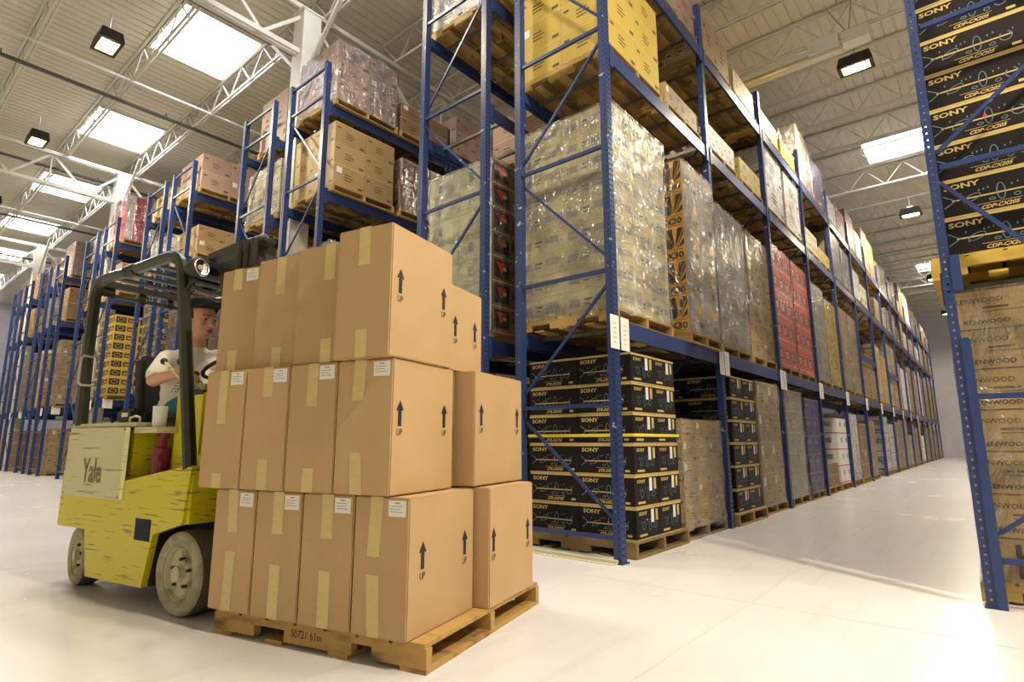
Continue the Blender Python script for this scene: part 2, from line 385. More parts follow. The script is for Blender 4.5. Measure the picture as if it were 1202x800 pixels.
# ------------------------------------------------------------------ wrap
_W = {}
def wrap_mesh(dx, dy, dz, fm, seed):
    k = (round(dx,2), round(dy,2), round(dz,2), fm.name, seed % 5)
    if k in _W: return _W[k]
    rnd = random.Random(seed); mb = MB(); i = mb.mi(fm)
    nz = max(6, int(dz/.11)); ns = 9; ring = []
    hx, hy = dx/2+.012, dy/2+.012
    for q in range(4):
        for s_ in range(ns):
            t = -1+2*s_/ns
            ring.append({0:(t*hx,-hy),1:(hx,t*hy),2:(-t*hx,hy),3:(-hx,-t*hy)}[q])
    N = len(ring)
    for a in range(nz+1):
        z = dz*a/nz
        for j,(x,y) in enumerate(ring):
            e = rnd.uniform(-.003,.009); f = 1+e/hx
            if a == 0: f += rnd.uniform(.0,.05); z_ = -rnd.uniform(.0,.06)
            else: z_ = z
            mb.v.append(Vector((x*f, y*f, z_+(.012 if a == nz else 0))))
    for a in range(nz):
        for j in range(N): mb.f.append((a*N+j, a*N+(j+1)%N, (a+1)*N+(j+1)%N, (a+1)*N+j)); mb.m.append(i)
    mb.f.append(tuple(nz*N+j for j in range(N))); mb.m.append(i)
    _W[k] = mb.mesh('stretch_wrap'); return _W[k]
ORD = ['first','second','third','fourth','fifth','sixth','seventh','eighth','ninth','tenth','eleventh','twelfth','thirteenth','fourteenth','fifteenth','sixteenth']
SDESC = {'tan':'tan','brown':'brown','pink':'pinkish','white':'pale','yellow':'yellow','bright':'white','orange':'red-orange','x30':'orange','dark':'dark','red':'crimson','silver':'grey','kraft':'kraft','sony':'black','whitered':'white-and-red','crate':'ochre','playful':'greenish'}
def load(cx, cy, z, lx, ly, H, nx, ny, nz, style, where, wrap=None, ph=.13, loose=False, seed=0, var=0, wood=None, woodx=None, group=None, jitter=.004, pgroup='wooden pallets in the racks', pl=None):
    """pallet + load; cx, cy centre, z top of the floor or beams; H load height above pallet"""
    rnd = random.Random(seed*13+1)
    pl = pl or (lx+.04, ly+.04)
    pallet((cx, cy, z), pl[0], pl[1], ph, 'pallet under the %s load, %s' % (SDESC[style], where), pgroup, wood=wood, woodx=woodx)
    dx, dy, dz = lx/nx, ly/ny, H/nz; zb = z+ph
    if loose:
        for k in range(nz):
            for i in range(nx):
                for j in range(ny):
                    v = var+(1 if rnd.random() < .25 else (2 if rnd.random() < .4 else 0))
                    me = carton_mesh(style, dx, dy, dz, v)
                    o = place('carton', me, None, (cx-lx/2+dx*(i+.5)+rnd.uniform(-1,1)*jitter, cy-ly/2+dy*(j+.5)+rnd.uniform(-1,1)*jitter, zb+k*dz), R(rnd.uniform(-.4,.4)))
                    side = ('right' if i == nx-1 else 'left' if i == 0 else 'middle') if nx > 1 else ''
                    dep = ('front' if j == 0 else 'back' if j == ny-1 else 'middle') if ny > 1 else ''
                    tag(o, ('%s carton, %s tier, %s %s, %s' % (SDESC[style], ORD[k], dep, side, where)).replace('  ',' ').replace(' ,',','), 'carton', group or '%s cartons, %s' % (SDESC[style], where))
        return
    r = empty('wrapped_load' if wrap else 'carton_load', (cx, cy, zb))
    tag(r, ('film-wrapped %s carton load, %s' if wrap else '%s carton load, %s') % (SDESC[style], where), 'pallet load', group or 'carton loads in the racks')
    for k in range(nz):
        for i in range(nx):
            for j in range(ny):
                if 0 < i < nx-1 and 0 < j < ny-1 and k < nz-1: continue
                me = carton_mesh(style, dx, dy, dz, var+(1 if rnd.random() < .2 and style not in ('whitered',) else 0))
                place('carton', me, r, (-lx/2+dx*(i+.5), -ly/2+dy*(j+.5), k*dz))
    if wrap: place('stretch_wrap', wrap_mesh(lx, ly, H, {'c':FILM,'l':FILML,'t':FILMT,'p':FILMP}[wrap], seed), r)
    return r
# ------------------------------------------------------------------ racks
ZB = [.2,1.32,2.54,3.76,5.02,6.38,6.86]
RH = 6.95; DEP = 1.13; Y0 = 4.42; PITCH = 2.6
_R = {}
def post_mesh(side, holes, h=RH):
    # local origin: aisle-side outer face centre of the post, aisle is toward +x*side ; y forward
    k = ('post', side, holes, h)
    if k in _R: return _R[k]
    mb = MB(); w = .085; d = .075; t = .006
    x1 = 0; x0 = -d*side; a, b = min(x0,x1), max(x0,x1)
    mb.box((a,-w/2,0),(b,w/2,h), BLUEW if holes else BLUE)
    if holes:
        F = Face(mb, (0,-w/2,0) if side > 0 else (0,w/2,0), (0,side,0), (0,0,1))
        z = .06
        while z < h-.04:
            for a_ in (w*.22, w*.66): F.poly([(a_-.006,z),(a_+.008,z),(a_+.011,z+.022),(a_-.009,z+.022)], HOLE)
            z += .052
        G = Face(mb, (a,-w/2,0), (1,0,0), (0,0,1)); z = .04
        while z < h-.04:
            G.poly([(d*.7-.005,z),(d*.7+.006,z),(d*.7+.006,z+.016),(d*.7-.005,z+.016)] if side > 0 else [(d*.3-.005,z),(d*.3+.006,z),(d*.3+.006,z+.016),(d*.3-.005,z+.016)], HOLE); z += .052
    mb.box((a-.02,-w/2-.02,0),(b+.015,w/2+.02,.012), BLUE)
    mb.box((a-.012,-.012,.012),(a-.002,.012,.03), STEEL)
    _R[k] = mb.mesh('post'); return _R[k]
def frame(parent, xf, side, y, holes, h=RH, zs=ZB):
    """upright frame: aisle post at xf, rear post toward -side"""
    e = bpy.data.objects.new('upright_frame', None); e.empty_display_size = .1; e.parent = parent; col.objects.link(e)
    e.location = (xf, y, 0)
    place('post', post_mesh(side, holes, h), e, (0,0,0)); place('post', post_mesh(-side, holes, h), e, (-side*DEP,0,0))
    k = ('hb', side)
    if k not in _R: _R[k] = MB().bar((-side*.07,0,0),(-side*(DEP-.07),0,0), .03,.035, BLUE).mesh('horizontal_brace')
    for z in zs: place('horizontal_brace', _R[k], e, (0,-.012,z))
    for q in range(len(zs)-2):
        z0, z1 = zs[q]+.12, zs[q+1]-.10
        kk = ('db', side, round(z1-z0,3), q % 2)
        if kk not in _R:
            mb = MB(); A, B = (-side*.06), (-side*(DEP-.06))
            if q % 2 == 0: mb.bar((A,0,0),(B,0,z1-z0), .022,.026, BLUEW)
            else: mb.bar((B,0,0),(A,0,z1-z0), .022,.026, BLUEW)
            _R[kk] = mb.mesh('diagonal_brace')
        place('diagonal_brace', _R[kk], e, (0,.015,z0))
    return e
def beam_mesh(side):
    k = ('beam', side)
    if k in _R: return _R[k]
    mb = MB(); L = PITCH-.085; hx = .045
    mb.box((-hx if side > 0 else 0,-L/2,-.13),(0 if side > 0 else hx,L/2,0), BLUE)
    mb.box((-.02 if side > 0 else 0,-L/2,-.155),(0 if side>0 else .02,L/2,-.13), BLUE)
    for s_ in (-1,1):
        y = s_*(L/2-.02); mb.box((-.01 if side>0 else -.012,y-.03,-.2),(.012 if side > 0 else .01,y+.03,.03), BLUEW)
    _R[k] = mb.mesh('beam'); return _R[k]
def bar_mesh():
    if 'bar' not in _R: _R['bar'] = MB().box((-DEP/2+.05,-.02,-.045),(DEP/2-.05,.02,-.012), BAR).mesh('support_bar')
    return _R['bar']
LV = [2.08, 4.80, 6.25]
def placard_mesh(w=.13,h=.22):
    k = ('pl',w,h)
    if k not in _R:
        mb = MB().box((-.002,-w/2,-h),(.002,w/2,0), PAPER)
        F = Face(mb, (.002,-w/2,-h),(0,1,0),(0,0,1))
        for q in range(5): F.rect(w*.3,h*(.18+.14*q),w*(.55+.1*(q%2)),h*(.205+.14*q), GREYINK)
        G = Face(mb, (-.002,w/2,-h),(0,-1,0),(0,0,1))
        for q in range(5): G.rect(w*.3,h*(.18+.14*q),w*(.55+.1*(q%2)),h*(.205+.14*q), GREYINK)
        _R[k] = mb.mesh('placard')
    return _R[k]
def rack(label, xf, side, nb, y0=Y0, levels=LV, holes_n=3, bars_n=8, skip=(), placards=True, extra=(), psz=(.15,.30)):
    r = empty('pallet_rack', (0,0,0)); tag(r, label, 'rack', 'blue pallet racks')
    r.location = (xf, y0, 0)
    for k in range(nb+1): frame(r, 0, side, k*PITCH, k < holes_n)
    for k in range(nb):
        yc = (k+.5)*PITCH
        for li, z in enumerate(levels):
            if (k, li) in skip: continue
            place('beam', beam_mesh(side), r, (0, yc, z)); place('beam', beam_mesh(-side), r, (-side*DEP, yc, z))
            if k < bars_n:
                for dy in (-.95,-.32,.32,.95): place('support_bar', bar_mesh(), r, (-side*DEP/2, yc+dy, z))
        for z in [e[1] for e in extra if e[0] == k]:
            place('beam', beam_mesh(side), r, (0, yc, z)); place('beam', beam_mesh(-side), r, (-side*DEP, yc, z))
        if placards and k < 11:
            for dy in ((-.06, .12) if psz[0] < .2 else (.22, 1.3)): place('placard', placard_mesh(*psz), r, (side*.016, k*PITCH+dy, LV[0]+.02))
            if psz[0] > .2:
                for dx in (.35,): o = place('placard', placard_mesh(*psz), r, (-side*dx, k*PITCH-.06, LV[0]-.02)); o.rotation_euler.z = R(-90)
    return r
# ================================================================== SETTING
XL, XR, YB, YF, CZ = -46., 9., -9., 46., 9.45
def floor_mat():
    m = bpy.data.materials.new('sealed_concrete'); m.use_nodes = True; n = m.node_tree.nodes; l = m.node_tree.links
    b = n['Principled BSDF']; tc = n.new('ShaderNodeTexCoord')
    no = n.new('ShaderNodeTexNoise'); no.inputs['Scale'].default_value = .7; no.inputs['Detail'].default_value = 8; no.inputs['Roughness'].default_value = .65
    l.new(tc.outputs['Object'], no.inputs['Vector'])
    mx = n.new('ShaderNodeMix'); mx.data_type = 'RGBA'; mx.inputs[6].default_value = (.68,.66,.68,1); mx.inputs[7].default_value = (.60,.575,.57,1)
    mr = n.new('ShaderNodeMapRange'); mr.inputs[1].default_value = .4; mr.inputs[2].default_value = .75; l.new(no.outputs['Fac'], mr.inputs[0]); l.new(mr.outputs[0], mx.inputs[0])
    # scuffs: long faint streaks
    mp = n.new('ShaderNodeMapping'); mp.inputs['Scale'].default_value = (5,.35,1); mp.inputs['Rotation'].default_value = (0,0,R(8)); l.new(tc.outputs['Object'], mp.inputs['Vector'])
    n2 = n.new('ShaderNodeTexNoise'); n2.inputs['Scale'].default_value = 2.2; n2.inputs['Detail'].default_value = 5; l.new(mp.outputs[0], n2.inputs['Vector'])
    r2 = n.new('ShaderNodeMapRange'); r2.inputs[1].default_value = .55; r2.inputs[2].default_value = .75; r2.inputs[4].default_value = .35; l.new(n2.outputs['Fac'], r2.inputs[0])
    m2 = n.new('ShaderNodeMix'); m2.data_type = 'RGBA'; m2.inputs[7].default_value = (.54,.51,.47,1); l.new(r2.outputs[0], m2.inputs[0]); l.new(mx.outputs[2], m2.inputs[6])
    l.new(m2.outputs[2], b.inputs['Base Color'])
    rr = n.new('ShaderNodeMapRange'); rr.inputs[3].default_value = .16; rr.inputs[4].default_value = .34; l.new(no.outputs['Fac'], rr.inputs[0]); l.new(rr.outputs[0], b.inputs['Roughness'])
    bp = n.new('ShaderNodeBump'); bp.inputs['Strength'].default_value = .025; bp.inputs['Distance'].default_value = .02; l.new(n2.outputs['Fac'], bp.inputs['Height']); l.new(bp.outputs[0], b.inputs['Normal'])
    return m
fb = MB(); fb.box((XL,YB,-.15),(XR,YF,0), floor_mat())
JNT = mat('floor_joint', (.52,.49,.45), .7)
fl = struct(fb.build('floor'))
jb = MB()
for x in (-1.3, -6.2, -11.2): jb.box((x-.004,YB,0),(x+.004,YF,.0012), JNT)
for y in (3.9, 10.0, 20.0): jb.box((XL,y-.004,0),(XR,y+.004,.0012), JNT)
struct(jb.build('trim_1'))
# ribbed roof deck: flutes along y
cb = MB(); p = .2; xs = []; x = XL
while x < XR:
    xs += [(x,CZ),(x+.16,CZ),(x+.17,CZ+.022),(x+.19,CZ+.022)]; x += p
i = cb.mi(DECK)
for x, z in xs: cb.v += [Vector((x,YB,z)), Vector((x,YF,z))]
for k in range(len(xs)-1): cb.f.append((2*k,2*k+1,2*k+3,2*k+2)); cb.m.append(i)
cb.box((XL,YB,CZ+.08),(XR,YF,CZ+.16), DECK)
struct(cb.build('ceiling'))
struct(MB().box((XL,YF,0),(XR,YF+.2,CZ+.16), WALLM).build('wall_back'))
struct(MB().box((XL-.2,YB,0),(XL,YF,CZ+.16), WALLM).build('wall_left'))
struct(MB().box((XR,YB,0),(XR+.2,YF,CZ+.16), WALLM).build('wall_right'))
# joists along x
JP = 1.667; jy0 = 3.41; jys = [jy0+JP*k for k in range(-7, 25)]
jm = MB(); jb_, jt_ = 8.82, 9.40
for dx_ in (-.035,.035):
    jm.bar((XL+.1,dx_,jb_),(XR-.1,dx_,jb_), .035,.05, WHITEP); jm.bar((XL+.1,dx_,jt_),(XR-.1,dx_,jt_), .05,.05, WHITEP)
x = XL+.3; up = True
while x < XR-1:
    jm.bar((x,0,jb_ if up else jt_),(x+.5,0,jt_ if up else jb_), .025,.025, WHITEP); x += .5; up = not up
jmesh = jm.mesh('roof_joist')
for k, y in enumerate(jys):
    o = place('roof_joist', jmesh, None, (0,y,0))
    pos = 'over the open floor before the racks' if y < Y0 else 'over the %s rack bay back' % ORD[min(15,int((y-Y0)/PITCH))]
    n_in = [q for q in jys if (q < Y0) == (y < Y0) and (q < Y0 or int((q-Y0)/PITCH) == int((y-Y0)/PITCH))].index(y)
    tag(o, 'white open-web roof joist %s, %s of them' % (pos, ORD[n_in]), 'roof joist', 'white open-web roof joists')
# girders along y and columns
GX = [-28.46,-18.8,-8.8, 1.42]
gb = MB()
for dx_ in (-.06,.06):
    gb.bar((dx_,YB+.2,7.85),(dx_,YF-.2,7.85), .05,.09, WHITEP); gb.bar((dx_,YB+.2,8.74),(dx_,YF-.2,8.74), .05,.09, WHITEP)
y = 4.75-JP*8; up = True
while y < YF-1:
    gb.bar((0,y,8.72),(0,y+JP/2,7.87), .06,.06, WHITEP); gb.bar((0,y+JP/2,7.87),(0,y+JP,8.72), .06,.06, WHITEP)
    gb.bar((0,y,8.72),(0,y,7.87), .035,.035, WHITEP); y += JP
gmesh = gb.mesh('roof_girder')
cm = MB().box((-.17,-.17,0),(.17,.17,8.7), WHITEP).box((-.2,-.22,0),(.2,.22,.03), WHITEP).box((-.18,-.2,8.66),(.18,.2,8.7), WHITEP).mesh('steel_column')
names = {-28.85:'far left','x':''}
for x, w_ in zip(GX, ('third pair of racks, counting leftwards from the driver', 'second pair of racks left of the driver', 'pair of racks just behind the driver', 'rack on the right of the aisle')):
    pass
GW = ['leftmost','left of centre','above the driver','rightmost']
for gx, gw in zip(GX, GW):
    o = place('roof_girder', gmesh, None, (gx,0,0)); tag(o, 'deep white lattice roof girder running into the distance, %s' % gw, 'roof girder', 'deep white roof girders')
    for yy, yw in ((4.75,'near'),(20.,'second back'),(35.,'far')):
        if gx > 0 and yy < 5: yy = 5.9
        c = place('steel_column', cm, None, (gx,yy,0)); tag(c, 'white square steel column under the %s roof girder, %s one' % (gw, yw), 'column', 'white square steel columns')
# diagonal knee braces at the near columns are parts of the columns
for c in [o for o in bpy.data.objects if o.name.startswith('steel_column')]:
    for s_ in (-1,1):
        MB().bar((s_*.17,0,7.6),(s_*1.35,0,8.78), .06,.06, WHITEP).build('knee_brace', c)
# skylights
SKX = [-44,-38.7,-33.4,-28.2,-23,-17.5,-12.1,-6.6,-1.05,4.5]
nwin = 1
for x in SKX:
    for y in (4.24, 18.9, 33.8):
        w = MB(); w.box((x-.95,y-.75,CZ-.012),(x+.95,y+.75,CZ-.004), SKY)
        for a,b in (((x-1.0,y-.8),(x+1.0,y-.75)),((x-1.0,y+.75),(x+1.0,y+.8)),((x-1.0,y-.75),(x-.95,y+.75)),((x+.95,y-.75),(x+1.0,y+.75))): w.box((*a,CZ-.05),(*b,CZ-.002), WHITEP)
        struct(w.build('window_%d' % nwin)); nwin += 1
# sprinkler mains along y (dark) and white conduits
def pipe(x, z, r, m, label, name):
    mb = MB().tube([(0,YB+.3,0),(0,YF-.3,0)], r, m, 8)
    if m is PIPE:
        y = YB+1.2
        while y < YF: mb.tube([(0,y,0),(0,y,.12)], .014, m, 6); y += 3.05
    o = mb.build(name, None, (x,0,z), smooth=False); tag(o, label, 'pipe', 'pipes under the roof deck')
for k,(x,w_) in enumerate(((-10.1,'crossing above the white column'),(-14.6,'between the two nearest skylights'),(-19.9,'beyond the second skylight'),(-25.4,'beyond the third skylight'),(-31,'beyond the leftmost girder'),(-4.9,'above the tall blue end frames'))):
    pipe(x, 8.756, .04, PIPE, 'dark sprinkler pipe with small heads, '+w_, 'sprinkler_pipe')
for k,(x,w_) in enumerate(((-13.6,'beside the nearest left skylight'),(-19.0,'beside the second left skylight'),(-24.6,'beside the third left skylight'),(-30,'beside the fourth left skylight'))):
    pipe(x, 8.768, .028, CONDUIT, 'thin white steel bridging bar under the joists, '+w_, 'bridging_bar')
# high bay lamps
def lamp(x, y, z, label, power, warm=(1,.88,.66)):
    r = empty('high_bay_lamp', (x,y,z)); tag(r, label, 'ceiling lamp', 'high bay lamps')
    h = MB(); a, b = .30, .19
    h.add([(-a,-b,-.12),(a,-b,-.12),(a,b,-.12),(-a,b,-.12),(-a*.85,-b*.85,.07),(a*.85,-b*.85,.07),(a*.85,b*.85,.07),(-a*.85,b*.85,.07)],
          [(4,5,6,7),(0,1,5,4),(1,2,6,5),(2,3,7,6),(3,0,4,7)], BLK)
    for p_,q_ in (((-a,-b,-.15),(a,-b+.05,-.12)),((-a,b-.05,-.15),(a,b,-.12)),((-a,-b+.05,-.15),(-a+.07,b-.05,-.12)),((a-.07,-b+.05,-.15),(a,b-.05,-.12))): h.box(p_,q_,BLK)
    h.build('housing', r)
    MB().add([(-.23,-.14,-.140),(.23,-.14,-.140),(.23,.14,-.140),(-.23,.14,-.140),(-.19,-.10,-.121),(.19,-.10,-.121),(.19,.10,-.121),(-.19,.10,-.121)],[(0,1,5,4),(1,2,6,5),(2,3,7,6),(3,0,4,7)], GLOW).build('reflector', r)  # emissive ring standing in for the orange halo round the lens
    MB().box((-.17,-.09,-.165),(.17,.09,-.125), LAMP).build('lens', r)
    MB().tube([(0,0,.07),(0,0,8.82-z)], .012, STEEL, 6).box((-.08,-.06,.07),(.08,.06,.15), STEEL).build('hanger', r)
    ld = bpy.data.lights.new('lamp_light', 'SPOT'); ld.energy = power; ld.color = warm; ld.shadow_soft_size = .22; ld.spot_size = R(165); ld.spot_blend = .5
    lo = bpy.data.objects.new('lamp_light', ld); lo.parent = r; lo.location = (0,0,-.24); col.objects.link(lo)
PW = 700
for x, w_ in ((-11.7,'nearest left skylight'),(-17,'second left skylight'),(-22.6,'third left skylight'),(-28,'fourth left skylight')): lamp(x, 2.46, 8.3, 'dark rectangular high bay lamp glowing yellow beside the '+w_, PW)
for y, w_ in ((12.0,'right end of the long heater'),(21.6,'aisle, second one along it'),(31.2,'far part of the aisle')): lamp(-1.26, y, 8.3, 'glowing high bay lamp hanging over the '+w_, PW*1.4)
lamp(-1.2, 2.46, 8.3, 'high bay lamp above the open floor right of the driver', PW*.6)
lamp(-6.4, 2.46, 8.3, 'high bay lamp above the floor behind the fork truck', PW*.6)
lamp(-6.4, 12, 8.3, 'high bay lamp over the aisle behind the first double rack', PW)
lamp(3.9, 2.46, 8.3, 'unseen lamp added at far right to light the cartons on the truck', PW*3.6)  # added out of view to light the right face of the truck load
lamp(-1.26, 40.5, 8.3, 'lamp added near the aisle end to brighten the end wall', PW*.8)  # added lamp, lifts the brightness of the far wall
# radiant tube heater
ht = empty('radiant_heater', (-1.3,10.9,8.0), R(0)); tag(ht, 'long silver radiant tube heater hanging above the aisle rack', 'heater')
hb = MB(); hb.prism([(-.16,-.02),(-.07,.12),(.07,.12),(.16,-.02),(.15,-.02),(.06,.10),(-.06,.10),(-.15,-.02)], (-2.6,0,0), (0,1,0),(0,0,1),(2.6,0,0), mat('silver_sheet',(.78,.78,.74),.35,.15)); hb.build('reflector', ht)
MB().tube([(-2.6,0,.03),(0,0,.03)], .05, STEEL, 10).build('tube', ht)
MB().box((-.55,-.13,.02),(-.05,.13,.25), mat('white_box_steel',(.7,.69,.62),.4)).box((.0,-.14,-.02),(.42,.14,.2), MATS['white_box_steel']).build('burner_box', ht)
MB().bar((.1,0,.2),(-.2,0,.85),.02,.02,STEEL).bar((.1,0,.2),(.2,0,.85),.02,.02,STEEL).bar((-2.2,0,.1),(-2.2,0,.82),.02,.02,STEEL).build('hanger', ht)
# ================================================================== RACKS
XF = [-2.47,-7.43,-12.48,-17.35,-22.35,-26.9]; XB = [-4.03,-9.08,-14.03,-19.05,-24.3,-28.9]
RN = ['long aisle rack','rack behind the long aisle rack','second double rack','second double rack, rear half','third double rack','third double rack, rear half','fourth double rack','fourth double rack, rear half','fifth double rack','fifth double rack, rear half','sixth double rack','sixth double rack, rear half']
NB_A = 15
rack('long blue pallet rack lining the left side of the aisle', XF[0], 1, NB_A, holes_n=5, bars_n=5, extra=((5,3.3),(7,3.3)))
rack('blue pallet rack back to back behind the long aisle rack', XB[0]-DEP, -1, 5, holes_n=2, bars_n=3, placards=False)
for k in range(1,6):
    rack('blue pallet rack facing right, %s double row from the aisle, seen end-on' % ORD[k], XF[k], 1, 4 if k < 3 else 2, holes_n=1, bars_n=2, psz=(.22,.24))
    rack('blue pallet rack facing left, %s double row from the aisle, seen end-on' % ORD[k], XB[k]-DEP, -1, 4 if k < 3 else 2, holes_n=1, bars_n=1, placards=False)
def slot(row, bay, s_, lvl, style, H, nx, ny, nz, wrap=None, ly=1.12, lx=1.16, dy=0, dx=0, **kw):
    """row index 0=A,1=B,2=C,3=D..; s_ 0 near, 1 far"""
    k = row//2
    cx = (XF[k] - DEP/2 + (-.06 if row == 0 else .03)) if row % 2 == 0 else (XB[k] - DEP/2)
    cy = Y0 + bay*PITCH + .72 + s_*1.21
    z = 0 if lvl == 0 else LV[lvl-1]
    pair = ['second','third','fourth','fifth','sixth'][(row-2)//2] if row > 1 else ''
    short = 'long aisle rack' if row == 0 else 'rack behind it' if row == 1 else '%s pair, %s rack' % (pair, 'right' if row % 2 == 0 else 'left')
    lv = ['floor','lowest beams','middle beams','top beams'][lvl]
    where = '%s, %s bay %s half, %s' % (lv, ORD[bay], ('near','far')[s_], short)
    sd = row*1000+bay*37+s_*7+lvl*113
    return load(cx+dx, cy+dy, z, lx, ly, H, nx, ny, nz, style, where, wrap, seed=sd, **kw)
# --- long aisle rack, floor level
SW = dict(pl=(1.26,1.10))
DW = mat('dark_pallet_wood', (.22,.15,.06), .75, c2=(.09,.06,.03), scale=4, stretch=(2,2,2), bump=.3)
load(-3.09, 5.18, 0, 1.18, .94, 1.68, 2,2,6, 'sony', 'first floor stack, aisle rack', ph=.14, wood=DW, woodx=DW, loose=True, seed=3, pl=(1.26,1.12), group='black printed cartons in the first floor stack')
slot(0,0,1,0,'tan',1.10,3,3,5,'l',ly=1.1,wood=mat('grey_pallet_wood',(.30,.24,.17),.75,c2=(.2,.15,.1),scale=4),woodx=MATS['grey_pallet_wood'])
load(-3.07, 7.72, 0, 1.18, .94, 1.68, 2,2,6, 'sony', 'second floor stack, aisle rack', ph=.14, loose=True, seed=4, pl=(1.26,1.12), group='black printed cartons in the second floor stack')
slot(0,1,1,0,'tan',1.72,2,2,4,'l',ly=1.05,var=1)
slot(0,2,0,0,'silver',1.70,2,2,5,'l',ly=1.02)
slot(0,2,1,0,'dark',1.62,2,2,5,'p',ly=1.0)
slot(0,3,0,0,'brown',.45,2,2,2,None,ly=1.0)
slot(0,3,1,0,'whitered',1.35,1,2,4,None,ly=1.0)
slot(0,4,0,0,'bright',1.5,2,2,5,'c',ly=1.0)
slot(0,4,1,0,'brown',1.3,2,2,4,None,ly=1.0)
slot(0,5,0,0,'tan',1.4,2,2,4,'t',ly=1.0)
# level one
slot(0,0,0,1,'white',2.07,2,3,9,'c',ly=1.15,lx=1.16,dy=-.05)
slot(0,0,1,1,'x30',2.05,2,2,5,'t',ly=.92,dy=.14,lx=1.18,dx=.05)
slot(0,1,0,1,'silver',1.92,3,3,8,'c',ly=1.14)
slot(0,1,1,1,'tan',1.88,2,2,7,'t',ly=1.08)
slot(0,2,0,1,'orange',2.05,2,3,5,'c',ly=1.1)
slot(0,2,1,1,'orange',2.05,2,3,5,'c',ly=1.1)
slot(0,3,0,1,'silver',1.98,2,2,7,'c',ly=1.1)
slot(0,3,1,1,'yellow',1.85,2,2,6,'t',ly=1.1)
slot(0,4,0,1,'tan',1.95,2,2,6,'t',ly=1.1)
slot(0,4,1,1,'tan',1.95,1,2,5,'c',ly=1.1)
slot(0,5,0,1,'brown',.80,2,2,3,None)
slot(0,5,1,1,'tan',.85,2,2,3,'t')
# level two
slot(0,0,0,2,'yellow',1.06,2,2,3,None,ly=1.14,dy=-.02)
slot(0,0,1,2,'tan',.26,2,3,1,None,ly=1.0)
slot(0,1,0,2,'bright',.34,2,3,2,None,ly=1.0,dy=-.03)
slot(0,1,1,2,'yellow',.36,2,2,2,None,ly=1.0)
slot(0,2,0,2,'bright',1.15,1,1,2,'c',ly=1.05)
slot(0,2,1,2,'bright',1.12,1,1,2,'c',ly=1.05)
slot(0,3,0,2,'white',.45,2,2,2,None)
slot(0,3,1,2,'yellow',.3,2,2,1,None)
slot(0,4,0,2,'silver',1.1,2,2,4,'c')
slot(0,4,1,2,'silver',1.0,2,2,4,'c')
slot(0,5,0,2,'bright',.8,2,2,3,'c'); slot(0,5,1,2,'white',.6,2,2,2,None)
# top level
slot(0,0,0,3,'pink',.55,2,2,2,None)
slot(0,0,1,3,'pink',.45,2,2,2,None)
slot(0,1,0,3,'tan',.60,2,2,1,None,ly=1.0)
slot(0,1,1,3,'tan',.42,2,3,1,None,ly=1.0)
slot(0,2,0,3,'yellow',.38,2,3,1,None,ly=1.0)
slot(0,2,1,3,'yellow',.34,2,3,1,None,ly=1.0)
slot(0,3,0,3,'silver',1.25,2,2,4,'c')
slot(0,3,1,3,'pink',1.0,2,2,3,'p')
slot(0,5,0,3,'pink',1.05,2,3,4,None); slot(0,5,1,3,'bright',.8,2,2,3,'c')
slot(0,6,0,3,'brown',1.3,1,2,2,None); slot(0,6,1,3,'brown',1.2,1,2,2,None)
rnd = random.Random(11)
for bay in range(6, NB_A):
    for lvl in range(4):
        for s_ in (0,1):
            if lvl == 3 and bay == 6: continue
            if rnd.random() < .08: continue
            st = rnd.choice(['tan','brown','bright','silver','white','pink','yellow','tan','whitered'])
            H = {0:rnd.uniform(1.1,1.7),1:rnd.uniform(1.5,2.1),2:rnd.uniform(.5,1.15),3:rnd.uniform(.5,1.4)}[lvl]
            slot(0,bay,s_,lvl,st,round(H,1),2,2,max(1,int(H/.42)),rnd.choice(['c','t',None]),ly=1.1)
slot(0,4,0,3,'bright',.6,2,2,2,None); slot(0,4,1,3,'pink',.7,2,2,2,None)
# --- rack behind (B)
slot(1,0,0,1,'playful',2.05,2,2,7,'c',lx=1.05,dx=-.04)
slot(1,0,1,1,'dark',1.8,2,2,6,None)
slot(1,0,0,0,'brown',1.5,2,2,4,None); slot(1,0,1,0,'tan',1.5,2,2,4,None)
slot(1,0,0,3,'bright',.9,2,2,3,'c'); slot(1,0,1,3,'pink',.8,2,2,2,None)
slot(1,0,1,2,'pink',.7,2,2,2,None)
for bay in (1,2,3):
    for lvl in range(4):
        for s_ in (0,1):
            st = rnd.choice(['tan','brown','pink','silver']); H = {0:1.5,1:1.7,2:1.0,3:.8}[lvl]
            slot(1,bay,s_,lvl,st,H,2,2,3,None)
# --- second double row, right half (C)
slot(2,0,0,3,'pink',1.02,2,2,3,'c',ly=1.18); slot(2,0,1,3,'brown',.55,2,2,2,None,dy=.05)
slot(2,0,0,2,'tan',1.05,2,2,3,None,ly=1.15,loose=True,var=0,group='tan cartons on the second beam level, second row')
slot(2,0,1,2,'brown',.95,1,2,1,'c',ly=.95)
slot(2,0,0,1,'silver',1.8,2,2,6,'c'); slot(2,0,1,1,'tan',1.8,2,2,5,'t')
slot(2,0,0,0,'tan',1.4,2,2,4,None); slot(2,0,1,0,'brown',1.4,2,2,4,None)
# D
slot(3,0,0,3,'pink',1.0,2,2,1,None,ly=.75,lx=.95,dy=-.1); slot(3,0,0,2,'white',.98,2,2,4,'c'); slot(3,0,1,2,'yellow',1.0,2,2,3,None)
slot(3,0,0,1,'silver',1.9,2,2,6,'c'); slot(3,0,0,0,'dark',1.5,2,2,5,None)
